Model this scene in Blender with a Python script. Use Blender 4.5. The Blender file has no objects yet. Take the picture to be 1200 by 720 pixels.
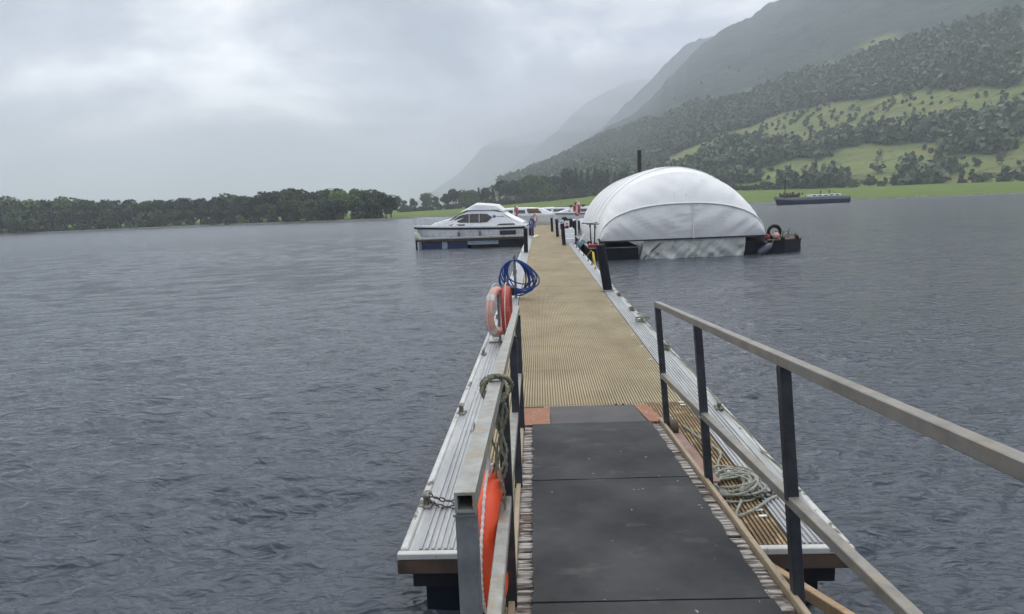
import bpy, bmesh, math, random
import numpy as np
from mathutils import Vector, Matrix, Euler, noise as mnoise
R = math.radians
S = bpy.context.scene
COL = S.collection
random.seed(7)

# ------------------------------------------------------------------ camera
cam = bpy.data.objects.new('camera', bpy.data.cameras.new('camera'))
COL.objects.link(cam)
S.camera = cam
cam.data.sensor_width = 36.0
cam.data.lens = 21.6
cam.data.clip_start = 0.05
cam.data.clip_end = 30000
cam.matrix_world = (Matrix.Translation((0, 0, 2.27)) @ Matrix.Rotation(R(2.916), 4, 'Z')
                    @ Matrix.Rotation(R(90 - 9.268), 4, 'X') @ Matrix.Rotation(R(-2.5), 4, 'Z'))

# ------------------------------------------------------------------ light and sky
SUN_EL, SUN_AZ = 52.0, 15.0          # azimuth from +Y (along the pier) towards +X
S.view_settings.view_transform = 'Standard'
S.view_settings.look = 'None'
S.view_settings.exposure = 0.98
S.view_settings.gamma = 1.0
S.cycles.volume_bounces = 1
S.cycles.max_bounces = 8
sun = bpy.data.objects.new('sun', bpy.data.lights.new('sun', 'SUN'))
COL.objects.link(sun)
sun.data.energy = 1.0
sun.data.angle = R(80)
sun.data.color = (1.0, 0.97, 0.93)
_d = Vector((math.sin(R(SUN_AZ)) * math.cos(R(SUN_EL)), math.cos(R(SUN_AZ)) * math.cos(R(SUN_EL)), math.sin(R(SUN_EL))))
sun.rotation_euler = _d.to_track_quat('Z', 'Y').to_euler()
W = bpy.data.worlds.new('World')
S.world = W
W.use_nodes = True
nt = W.node_tree
nt.nodes.clear()


def N(t, ty, **kw):
    n = t.nodes.new(ty)
    for k, v in kw.items():
        setattr(n, k, v)
    return n


def L(t, a, b):
    t.links.new(a, b)


def world_sky():
    t = nt
    out = N(t, 'ShaderNodeOutputWorld')
    bg = N(t, 'ShaderNodeBackground')
    bg.inputs['Strength'].default_value = 0.1
    sky = N(t, 'ShaderNodeTexSky', sky_type='NISHITA', sun_disc=False)
    sky.sun_elevation = R(SUN_EL)
    sky.sun_rotation = R(SUN_AZ)
    tc = N(t, 'ShaderNodeTexCoord')
    nrm = N(t, 'ShaderNodeVectorMath', operation='NORMALIZE')
    L(t, tc.outputs['Generated'], nrm.inputs[0])
    sep = N(t, 'ShaderNodeSeparateXYZ')
    L(t, nrm.outputs[0], sep.inputs[0])
    # cloud layer seen in perspective: direction / (height + k)
    hz = N(t, 'ShaderNodeMath', operation='MAXIMUM')
    L(t, sep.outputs['Z'], hz.inputs[0]); hz.inputs[1].default_value = 0.0
    ad = N(t, 'ShaderNodeMath', operation='ADD')
    L(t, hz.outputs[0], ad.inputs[0]); ad.inputs[1].default_value = 0.40
    dv = N(t, 'ShaderNodeVectorMath', operation='DIVIDE')
    L(t, nrm.outputs[0], dv.inputs[0])
    cb = N(t, 'ShaderNodeCombineXYZ')
    for i in range(3):
        L(t, ad.outputs[0], cb.inputs[i])
    L(t, cb.outputs[0], dv.inputs[1])
    mp = N(t, 'ShaderNodeMapping')
    mp.inputs['Location'].default_value = SKYLOC
    mp.inputs['Scale'].default_value = (1.1, 1.5, 1.9)
    L(t, dv.outputs[0], mp.inputs[0])
    n1 = N(t, 'ShaderNodeTexNoise')
    n1.inputs['Scale'].default_value = 1.5
    n1.inputs['Detail'].default_value = 8
    n1.inputs['Roughness'].default_value = 0.56
    n1.inputs['Distortion'].default_value = 0.35
    L(t, mp.outputs[0], n1.inputs['Vector'])
    cr = N(t, 'ShaderNodeValToRGB')
    e = cr.color_ramp.elements
    e[0].position = 0.36; e[0].color = (1.5, 1.92, 2.6, 1)
    e[1].position = 0.64; e[1].color = (12.5, 12.4, 12.3, 1)
    m = cr.color_ramp.elements.new(0.50); m.color = (4.8, 5.25, 6.0, 1)
    L(t, n1.outputs['Fac'], cr.inputs[0])
    # an overcast sky is brighter overhead
    gr = N(t, 'ShaderNodeValToRGB')
    ge = gr.color_ramp.elements
    ge[0].position = 0.06; ge[0].color = (.78, .78, .78, 1)
    ge[1].position = 1.0; ge[1].color = (1, 1, 1, 1)
    for p_, v_ in ((.18, .76), (.27, .50), (.34, .44), (.50, .58)):
        q_ = ge.new(p_); q_.color = (v_, v_, v_, 1)
    L(t, sep.outputs['Z'], gr.inputs[0])
    g2 = N(t, 'ShaderNodeMath', operation='MULTIPLY'); g2.inputs[1].default_value = 1.65
    L(t, gr.outputs[0], g2.inputs[0]); gr = g2
    mu = N(t, 'ShaderNodeVectorMath', operation='SCALE')
    L(t, cr.outputs[0], mu.inputs[0]); L(t, gr.outputs[0], mu.inputs['Scale'])
    mix = N(t, 'ShaderNodeMixRGB')
    mix.inputs[0].default_value = 0.93
    L(t, sky.outputs[0], mix.inputs[1]); L(t, mu.outputs[0], mix.inputs[2])
    L(t, mix.outputs[0], bg.inputs[0]); L(t, bg.outputs[0], out.inputs[0])


SKYLOC = (1.3, 7.0, 3.0)
world_sky()

# ------------------------------------------------------------------ helpers


def wm(o):
    m = Matrix.LocRotScale(o.location, o.rotation_euler, o.scale)
    return wm(o.parent) @ m if o.parent else m


def tag(o, label=None, cat=None, group=None, kind=None):
    if label: o['label'] = label
    if cat: o['category'] = cat
    if group: o['group'] = group
    if kind: o['kind'] = kind
    return o


def thing(name, label, cat, loc=(0, 0, 0), rot=(0, 0, 0), group=None):
    o = bpy.data.objects.new(name, None)
    COL.objects.link(o)
    o.empty_display_size = 0.2
    o.location = loc
    o.rotation_euler = rot
    return tag(o, label, cat, group)


def copy_tree(o, parent=None):
    c = o.copy()
    COL.objects.link(c)
    if parent:
        c.parent = parent
    for ch in list(o.children):
        copy_tree(ch, c)
    return c


class MB:
    def __init__(s):
        s.v = []; s.f = []

    def add(s, vs, fs):
        b = len(s.v)
        s.v += [tuple(v) for v in vs]
        s.f += [tuple(i + b for i in f) for f in fs]
        return s

    def box(s, c, d, rot=None, ch=0.0):
        x, y, z = d[0] / 2, d[1] / 2, d[2] / 2
        if ch:
            k = ch
            vs = []
            for zz, q in ((-z, k), (-z + k, 0), (z - k, 0), (z, k)):
                X, Y = x - q, y - q
                vs += [(-X + k, -Y, zz), (X - k, -Y, zz), (X, -Y + k, zz), (X, Y - k, zz), (X - k, Y, zz), (-X + k, Y, zz), (-X, Y - k, zz), (-X, -Y + k, zz)]
            fs = [tuple(range(7, -1, -1)), tuple(range(24, 32))]
            for r in range(3):
                for i in range(8):
                    j = (i + 1) % 8
                    fs.append((r * 8 + i, r * 8 + j, r * 8 + 8 + j, r * 8 + 8 + i))
        else:
            vs = [(a, b, e) for e in (-z, z) for a, b in ((-x, -y), (x, -y), (x, y), (-x, y))]
            fs = [(3, 2, 1, 0), (4, 5, 6, 7), (0, 1, 5, 4), (1, 2, 6, 5), (2, 3, 7, 6), (3, 0, 4, 7)]
        vs = [Vector(v) for v in vs]
        if rot is not None:
            m = Euler(rot).to_matrix() if not isinstance(rot, Matrix) else rot
            vs = [m @ v for v in vs]
        c = Vector(c)
        return s.add([v + c for v in vs], fs)

    def bar(s, p, q, w, h=None, up=(0, 0, 1), ch=0.0):
        p = Vector(p); q = Vector(q); h = h or w
        y = (q - p); ln = y.length; y.normalize()
        x = y.cross(Vector(up))
        if x.length < 1e-4: x = y.cross(Vector((0, 1, 0)))
        x.normalize(); z = x.cross(y)
        m = Matrix((x, y, z)).transposed()
        return s.box((p + q) / 2, (w, ln, h), m, ch)

    def tube(s, pts, r, n=8, closed=False, caps=True):
        pts = [Vector(p) for p in pts]
        m = len(pts)
        rr = r if isinstance(r, (list, tuple)) else [r] * m
        tang = []
        for i in range(m):
            a = pts[(i - 1) % m] if (closed or i > 0) else pts[i]
            b = pts[(i + 1) % m] if (closed or i < m - 1) else pts[i]
            t = (b - a)
            tang.append(t.normalized() if t.length > 1e-9 else Vector((0, 0, 1)))
        up = Vector((0, 0, 1)) if abs(tang[0].z) < .9 else Vector((1, 0, 0))
        x = tang[0].cross(up).normalized()
        vs = []
        for i in range(m):
            x = (x - tang[i] * x.dot(tang[i]))
            x = x.normalized() if x.length > 1e-6 else tang[i].orthogonal().normalized()
            y = tang[i].cross(x)
            for k in range(n):
                a = 2 * math.pi * k / n
                vs.append(pts[i] + (x * math.cos(a) + y * math.sin(a)) * rr[i])
        fs = []
        for i in range(m if closed else m - 1):
            j = (i + 1) % m
            for k in range(n):
                l = (k + 1) % n
                fs.append((i * n + k, j * n + k, j * n + l, i * n + l))
        if caps and not closed:
            fs.append(tuple(range(n)))
            fs.append(tuple((m - 1) * n + k for k in range(n - 1, -1, -1)))
        return s.add(vs, fs)

    def torus(s, c, R1, r, axis='Z', n=28, k=10, rot=None, sq=1.0):
        pts = []
        for i in range(n):
            a = 2 * math.pi * i / n
            v = Vector((R1 * math.cos(a), R1 * math.sin(a) * sq, 0))
            if axis == 'X': v = Vector((0, v.x, v.y))
            if axis == 'Y': v = Vector((v.x, 0, v.y))
            if rot is not None: v = Euler(rot).to_matrix() @ v
            pts.append(v + Vector(c))
        return s.tube(pts, r, k, closed=True)

    def grid(s, P, flip=False):
        h = len(P); w = len(P[0])
        vs = [p for row in P for p in row]
        fs = []
        for i in range(h - 1):
            for j in range(w - 1):
                q = (i * w + j, i * w + j + 1, (i + 1) * w + j + 1, (i + 1) * w + j)
                fs.append(q[::-1] if flip else q)
        return s.add(vs, fs)

    def prism(s, poly, z0, z1, f=lambda x, y, z: (x, y, z)):
        n = len(poly)
        vs = [f(x, y, z0) for x, y in poly] + [f(x, y, z1) for x, y in poly]
        fs = [tuple(range(n - 1, -1, -1)), tuple(range(n, 2 * n))]
        for i in range(n):
            j = (i + 1) % n
            fs.append((i, j, n + j, n + i))
        return s.add(vs, fs)

    def mesh(s, name, mat, smooth=False):
        me = bpy.data.meshes.new(name)
        me.from_pydata(s.v, [], s.f)
        if mat: me.materials.append(mat)
        if smooth:
            me.polygons.foreach_set('use_smooth', [True] * len(me.polygons))
            if smooth != 'all':
                try: me.set_sharp_from_angle(angle=R(40))
                except Exception: pass
        me.validate(); me.update()
        return me

    def build(s, name, mat, parent=None, smooth=False, local=False, loc=None):
        if parent is not None and not local:
            inv = wm(parent).inverted()
            s.v = [tuple(inv @ Vector(v)) for v in s.v]
        if loc is not None:
            l = Vector(loc)
            s.v = [tuple(Vector(v) - l) for v in s.v]
        o = bpy.data.objects.new(name, s.mesh(name, mat, smooth))
        COL.objects.link(o)
        if parent is not None: o.parent = parent
        if loc is not None: o.location = loc
        return o


def instance(name, me, parent, loc=(0, 0, 0), rot=(0, 0, 0)):
    o = bpy.data.objects.new(name, me)
    COL.objects.link(o)
    o.parent = parent
    o.location = loc
    o.rotation_euler = rot
    return o


def np_mesh(name, V, F, mat, smooth=True, attrs=None):
    me = bpy.data.meshes.new(name)
    V = np.asarray(V, np.float32); F = np.asarray(F, np.int32)
    k = F.shape[1]
    me.vertices.add(len(V)); me.vertices.foreach_set('co', V.ravel())
    me.loops.add(F.size); me.loops.foreach_set('vertex_index', F.ravel())
    me.polygons.add(len(F))
    me.polygons.foreach_set('loop_start', np.arange(0, F.size, k, dtype=np.int32))
    me.polygons.foreach_set('loop_total', np.full(len(F), k, np.int32))
    me.polygons.foreach_set('use_smooth', np.full(len(F), bool(smooth)))
    me.materials.append(mat)
    for an, arr in (attrs or {}).items():
        at = me.attributes.new(an, 'FLOAT', 'POINT')
        at.data.foreach_set('value', np.asarray(arr, np.float32))
    me.update()
    return me


def grid_faces(h, w):
    i = np.arange(h - 1)[:, None] * w + np.arange(w - 1)[None, :]
    return np.stack([i, i + 1, i + w + 1, i + w], -1).reshape(-1, 4)


# ------------------------------------------------------------------ materials
def pm(name, c1, c2=None, scale=4.0, rough=0.6, metal=0.0, bump=0.0, bscale=60.0, stretch=(1, 1, 1), bstretch=None,
       dirt=None, dscale=9.0, dlo=0.52, dhi=0.62, lo=0.35, hi=0.65, spec=0.5, rvar=0.0, trans=0.0, detail=6, dstretch=None, rand=0.0, world=False, specks=None):
    m = bpy.data.materials.new(name)
    m.use_nodes = True
    t = m.node_tree
    b = t.nodes['Principled BSDF']
    b.inputs['Roughness'].default_value = rough
    b.inputs['Metallic'].default_value = metal
    b.inputs['Specular IOR Level'].default_value = spec
    tc = N(t, 'ShaderNodeTexCoord')
    src = N(t, 'ShaderNodeNewGeometry').outputs['Position'] if world else tc.outputs['Object']

    def noise(sc, st, det=detail, rg=0.6):
        mp = N(t, 'ShaderNodeMapping')
        mp.inputs['Scale'].default_value = st
        L(t, src, mp.inputs[0])
        n = N(t, 'ShaderNodeTexNoise')
        n.inputs['Scale'].default_value = sc
        n.inputs['Detail'].default_value = det
        n.inputs['Roughness'].default_value = rg
        L(t, mp.outputs[0], n.inputs['Vector'])
        return n.outputs['Fac']

    def ramp(x, a, bb):
        r = N(t, 'ShaderNodeMapRange')
        r.inputs['From Min'].default_value = a
        r.inputs['From Max'].default_value = bb
        L(t, x, r.inputs['Value'])
        return r.outputs[0]
    c2 = c2 or tuple(x * 0.75 for x in c1)
    mx = N(t, 'ShaderNodeMixRGB')
    mx.inputs[1].default_value = (*c1, 1)
    mx.inputs[2].default_value = (*c2, 1)
    f = ramp(noise(scale, stretch), lo, hi)
    L(t, f, mx.inputs[0])
    col = mx.outputs[0]
    if dirt:
        m2 = N(t, 'ShaderNodeMixRGB')
        m2.inputs[2].default_value = (*dirt, 1)
        L(t, ramp(noise(dscale, dstretch or stretch), dlo, dhi), m2.inputs[0])
        L(t, col, m2.inputs[1])
        col = m2.outputs[0]
    if specks:
        m3 = N(t, 'ShaderNodeMixRGB')
        m3.inputs[2].default_value = (*specks[0], 1)
        L(t, ramp(noise(specks[1], (1, 1, 1), 3, .5), specks[2], specks[2] + .03), m3.inputs[0])
        L(t, col, m3.inputs[1])
        col = m3.outputs[0]
    if rand:
        oi = N(t, 'ShaderNodeObjectInfo')
        hs = N(t, 'ShaderNodeHueSaturation')
        r1 = N(t, 'ShaderNodeMapRange')
        r1.inputs['To Min'].default_value = 1 - rand
        r1.inputs['To Max'].default_value = 1 + rand
        L(t, oi.outputs['Random'], r1.inputs['Value'])
        L(t, r1.outputs[0], hs.inputs['Value'])
        L(t, col, hs.inputs['Color'])
        col = hs.outputs[0]
    L(t, col, b.inputs['Base Color'])
    if rvar:
        r = N(t, 'ShaderNodeMapRange')
        r.inputs['To Min'].default_value = rough - rvar
        r.inputs['To Max'].default_value = rough + rvar
        L(t, noise(scale * 2.3, stretch), r.inputs['Value'])
        L(t, r.outputs[0], b.inputs['Roughness'])
    if bump:
        bp = N(t, 'ShaderNodeBump')
        bp.inputs['Strength'].default_value = 1.0
        bp.inputs['Distance'].default_value = bump
        L(t, noise(bscale, bstretch or stretch, 4), bp.inputs['Height'])
        L(t, bp.outputs[0], b.inputs['Normal'])
    if trans:
        b.inputs['Transmission Weight'].default_value = trans
    return m


M = {}
M['deck'] = pm('grp_deck', (.43, .36, .225), (.32, .265, .16), scale=.9, rough=.8, dirt=(.29, .23, .135), dscale=1.6, dlo=.50, dhi=.72, dstretch=(1, .6, 1), bump=.002, bscale=120, rand=.05, world=True)
M['deck_gap'] = pm('grp_deck_gap', (.27, .205, .115), (.18, .13, .07), rough=.9, world=True)
M['alum'] = pm('aluminium_plank', (.43, .435, .43), (.31, .32, .32), scale=3, rough=.5, metal=.25, stretch=(6, .6, 1), dirt=(.27, .27, .24), dscale=9, dlo=.53, dhi=.72, bump=.0008, bscale=200, rand=.05, world=True)
M['edge'] = pm('edge_rail', (.55, .55, .52), (.42, .42, .39), scale=5, rough=.6, metal=.1, dirt=(.13, .11, .07), dscale=6, dlo=.6, dhi=.66, dstretch=(2, 1, 1), bump=.002, bscale=40, world=True)
M['galv'] = pm('galvanised_steel', (.30, .315, .32), (.20, .21, .215), scale=14, rough=.42, metal=.65, stretch=(1, .5, 1), dirt=(.40, .38, .33), dscale=20, dlo=.58, dhi=.72, bump=.0006, bscale=160, rvar=.12)
M['rail'] = pm('weathered_rail', (.36, .36, .33), (.25, .25, .225), scale=18, rough=.5, metal=.35, dirt=(.30, .23, .14), dscale=16, dlo=.52, dhi=.7, bump=.0008, bscale=180, rvar=.1)
M['raildark'] = pm('rail_brown_steel', (.29, .275, .245), (.20, .19, .17), scale=12, rough=.5, metal=.35, dirt=(.30, .25, .18), dscale=20, dlo=.5, dhi=.7, bump=.0006, bscale=160)
M['postdark'] = pm('post_dark_steel', (.062, .066, .074), (.036, .039, .045), scale=10, rough=.45, metal=.4, dirt=(.09, .075, .06), dscale=18, dlo=.58, dhi=.7, bump=.0006, bscale=120, spec=.22)
M['kerb'] = pm('kerb_bar', (.36, .28, .19), (.27, .21, .14), scale=9, rough=.7, stretch=(1, .4, 1), dirt=(.16, .12, .08), dscale=24, dlo=.6, dhi=.7, bump=.0008, bscale=120)
M['rubber'] = pm('rubber_mat', (.022, .023, .024), (.058, .059, .058), scale=1.5, rough=.7, spec=.22, lo=.36, hi=.66, specks=((.34, .33, .31), 26, .735), dirt=(.12, .12, .115), dscale=2.3, dlo=.58, dhi=.85, dstretch=(1, 2.3, 1), bump=.0012, bscale=170, rvar=.13)
M['tread'] = pm('worn_white_board', (.47, .445, .40), (.29, .265, .23), scale=16, rough=.85, stretch=(.8, 5, 1), dirt=(.075, .055, .045), dscale=9, dlo=.46, dhi=.56, dstretch=(.5, 4.5, 1), specks=((.13, .095, .075), 7, .60), bump=.004, bscale=40, rand=.1, world=True)
M['wood_dark'] = pm('wet_timber', (.10, .065, .045), (.05, .035, .025), scale=8, rough=.7, stretch=(1, 6, 1), bump=.002, bscale=60)
M['timber'] = pm('pale_timber', (.42, .29, .17), (.30, .20, .11), scale=6, rough=.8, stretch=(1, 6, 1), bump=.002, bscale=60)
M['orange_rust'] = pm('orange_paint_worn', (.31, .125, .065), (.22, .115, .07), scale=5, rough=.8, dirt=(.33, .23, .13), dscale=22, dlo=.56, dhi=.66, bump=.001, bscale=80)
M['flap'] = pm('grey_flap_plate', (.105, .098, .095), (.075, .072, .072), scale=4, rough=.65, spec=.2, dirt=(.15, .10, .08), dscale=9, dlo=.6, dhi=.75, bump=.001, bscale=100)
M['black'] = pm('black_rubber', (.012, .013, .015), (.022, .023, .026), scale=5, rough=.6, bump=.002, bscale=40, spec=.22)
M['blackhull'] = pm('black_float_plastic', (.010, .012, .016), (.022, .024, .03), scale=2, rough=.5, dirt=(.05, .06, .05), dscale=6, dlo=.6, dhi=.8, bump=.004, bscale=12, spec=.22)
M['navy'] = pm('navy_float', (.010, .028, .085), (.008, .018, .05), scale=3, rough=.5, dirt=(.05, .06, .06), dscale=5, dlo=.6, dhi=.75)
M['floatdark'] = pm('dark_navy_float', (.007, .012, .024), (.010, .014, .02), scale=3, rough=.6, spec=.2)
M['deckdirty'] = pm('unwalked_grimy_ribs', (.24, .165, .085), (.14, .095, .05), scale=5, rough=.85, dirt=(.40, .31, .18), dscale=12, dlo=.5, dhi=.65, world=True)
M['blue_hose'] = pm('blue_hose', (.014, .055, .27), (.012, .04, .17), scale=6, rough=.35)
M['lightblue'] = pm('pale_blue_foam', (.30, .38, .42), (.22, .28, .32), scale=6, rough=.8)
M['pink'] = pm('faded_lifebuoy', (.62, .34, .29), (.55, .27, .22), scale=6, rough=.55, dirt=(.50, .36, .31), dscale=9, dlo=.55, dhi=.7, bump=.002, bscale=40)
M['redbuoy'] = pm('red_lifebuoy', (.42, .055, .035), (.33, .04, .03), scale=5, rough=.5, dirt=(.40, .15, .12), dscale=9, dlo=.6, dhi=.75)
M['orange'] = pm('orange_lifebuoy', (.80, .085, .02), (.66, .06, .015), scale=5, rough=.42, dirt=(.50, .16, .05), dscale=7, dlo=.58, dhi=.75, bump=.002, bscale=20)
M['white'] = pm('white_gelcoat', (.78, .79, .78), (.70, .71, .70), scale=2, rough=.28, dirt=(.55, .56, .54), dscale=3, dlo=.58, dhi=.8, stretch=(1, 1, 2))
M['shaded'] = pm('hull_shaded_white', (.60, .61, .61), (.50, .51, .52), scale=2, rough=.35, dirt=(.24, .25, .24), dscale=4, dlo=.55, dhi=.8)  # white hull with its shadow tone put into the base colour, plus dirt
M['whitecloth'] = pm('white_canvas', (.70, .71, .70), (.62, .63, .62), scale=3, rough=.85)
M['tarp'] = pm('white_tarpaulin', (.80, .80, .775), (.73, .73, .70), scale=.9, rough=.62, stretch=(1.2, 1, .6), dirt=(.50, .52, .48), dscale=4.5, dlo=.64, dhi=.76, dstretch=(2.6, 1, .8), bump=.005, bscale=2.2, bstretch=(2.2, 1, .7), spec=.3)
M['tarp_shaded'] = pm('shaded_white_tarpaulin', (.70, .70, .675), (.62, .62, .60), scale=1.2, rough=.65, dirt=(.44, .46, .42), dscale=5, dlo=.62, dhi=.74, dstretch=(3.0, 1, .9), bump=.006, bscale=2.4, bstretch=(2.4, 1, 1.0), spec=.3)  # same white tarpaulin, greyed: shade of the front painted into the colour
M['skirt'] = pm('soiled_skirt', (.66, .67, .63), (.52, .54, .49), scale=1.6, rough=.7, dirt=(.16, .19, .12), dscale=2.8, dlo=.55, dhi=.72, bump=.02, bscale=3)
M['glass'] = pm('dark_glass', (.035, .038, .042), (.055, .055, .055), scale=3, rough=.08, spec=.6)
M['brownglass'] = pm('curtained_glass', (.085, .075, .07), (.05, .045, .045), scale=2, rough=.1, spec=.6)
M['chrome'] = pm('stainless_rail', (.55, .56, .57), (.45, .46, .47), rough=.25, metal=.9)
M['logo'] = pm('blue_decal', (.02, .09, .22), (.02, .08, .18), rough=.4)
M['yellow'] = pm('yellow_plastic', (.62, .50, .03), (.50, .40, .03), rough=.5)
M['cream'] = pm('cream_plastic', (.62, .60, .42), (.5, .48, .33), rough=.6)
M['rope'] = pm('weathered_rope', (.40, .40, .33), (.26, .27, .22), scale=30, rough=.95, bump=.003, bscale=150)
M['ropegreen'] = pm('mossy_rope', (.16, .17, .12), (.27, .26, .18), scale=25, rough=.95, bump=.003, bscale=150)
M['ropeyellow'] = pm('straw_rope', (.40, .35, .20), (.28, .24, .14), scale=25, rough=.95, bump=.003, bscale=150)
M['whiterope'] = pm('white_rope', (.65, .62, .58), (.5, .48, .44), scale=25, rough=.9)
M['chain'] = pm('dark_chain', (.06, .06, .055), (.10, .09, .07), scale=30, rough=.55, metal=.6)
M['cleat'] = pm('cleat_iron', (.12, .115, .10), (.20, .185, .16), scale=20, rough=.6, metal=.4, dirt=(.34, .32, .27), dscale=30, dlo=.5, dhi=.6)
M['stud'] = pm('white_stud', (.72, .72, .68), (.55, .55, .5), rough=.5)
M['pile'] = pm('black_pile', (.010, .012, .022), (.018, .018, .022), scale=6, rough=.5, dirt=(.045, .045, .05), dscale=8, dlo=.6, dhi=.75, bump=.003, bscale=20, spec=.22)
M['pilebrown'] = pm('brown_steel_pile', (.045, .035, .035), (.03, .025, .028), scale=3, rough=.7, dirt=(.08, .05, .035), dscale=5, dlo=.55, dhi=.7)
M['hullblue'] = pm('dark_blue_hull', (.018, .035, .065), (.014, .025, .045), scale=1, rough=.4, dirt=(.05, .045, .04), dscale=1.5, dlo=.6, dhi=.8)
M['hullgrey'] = pm('blue_grey_paint', (.20, .22, .27), (.16, .17, .21), scale=1, rough=.5)
M['teal'] = pm('teal_tarp', (.03, .10, .12), (.02, .06, .08), scale=6, rough=.7, bump=.02, bscale=6)
M['red'] = pm('red_plastic', (.45, .03, .03), (.35, .02, .03), rough=.45)
M['brownpaint'] = pm('varnished_brown', (.28, .13, .06), (.20, .09, .045), rough=.4)
M['fender'] = pm('grey_fender', (.13, .13, .17), (.09, .09, .12), rough=.5)
M['bluestripe'] = pm('blue_stripe', (.05, .08, .22), (.05, .07, .18), rough=.4)


def foliage(name, c1, c2, c3):
    m = bpy.data.materials.new(name); m.use_nodes = True
    t = m.node_tree; b = t.nodes['Principled BSDF']
    b.inputs['Roughness'].default_value = .65
    b.inputs['Specular IOR Level'].default_value = .3
    tc = N(t, 'ShaderNodeTexCoord')
    geo = N(t, 'ShaderNodeNewGeometry')
    n = N(t, 'ShaderNodeTexNoise'); n.inputs['Scale'].default_value = .35; n.inputs['Detail'].default_value = 4
    L(t, geo.outputs['Position'], n.inputs['Vector'])
    wn = N(t, 'ShaderNodeTexWhiteNoise'); wn.noise_dimensions = '3D'
    sc = N(t, 'ShaderNodeVectorMath', operation='SCALE'); sc.inputs['Scale'].default_value = 1.3
    fl = N(t, 'ShaderNodeVectorMath', operation='FLOOR')
    L(t, geo.outputs['Position'], sc.inputs[0]); L(t, sc.outputs[0], fl.inputs[0]); L(t, fl.outputs[0], wn.inputs['Vector'])
    mx = N(t, 'ShaderNodeMixRGB'); mx.inputs[1].default_value = (*c1, 1); mx.inputs[2].default_value = (*c2, 1)
    r = N(t, 'ShaderNodeMapRange'); r.inputs['From Min'].default_value = .38; r.inputs['From Max'].default_value = .62
    L(t, n.outputs['Fac'], r.inputs['Value']); L(t, r.outputs[0], mx.inputs[0])
    m2 = N(t, 'ShaderNodeMixRGB'); m2.inputs[2].default_value = (*c3, 1)
    r2 = N(t, 'ShaderNodeMath', operation='MULTIPLY'); r2.inputs[1].default_value = .45
    L(t, wn.outputs['Value'], r2.inputs[0]); L(t, r2.outputs[0], m2.inputs[0]); L(t, mx.outputs[0], m2.inputs[1])
    oi = N(t, 'ShaderNodeObjectInfo'); hs = N(t, 'ShaderNodeHueSaturation')
    r3 = N(t, 'ShaderNodeMapRange'); r3.inputs['To Min'].default_value = .65; r3.inputs['To Max'].default_value = 1.3
    L(t, oi.outputs['Random'], r3.inputs['Value']); L(t, r3.outputs[0], hs.inputs['Value']); L(t, m2.outputs[0], hs.inputs['Color'])
    L(t, hs.outputs[0], b.inputs['Base Color'])
    return m


M['leaf'] = foliage('broadleaf_foliage', (.045, .075, .028), (.070, .110, .036), (.10, .14, .045))
M['leafdark'] = foliage('dark_foliage', (.028, .050, .026), (.042, .070, .032), (.06, .09, .04))
M['leaffar'] = foliage('far_foliage', (.072, .102, .058), (.086, .120, .064), (.095, .13, .07))
M['leafbright'] = foliage('bright_foliage', (.09, .15, .04), (.12, .18, .05), (.15, .21, .07))
M['bark'] = pm('bark', (.07, .055, .04), (.05, .04, .03), scale=3, rough=.9)


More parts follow.
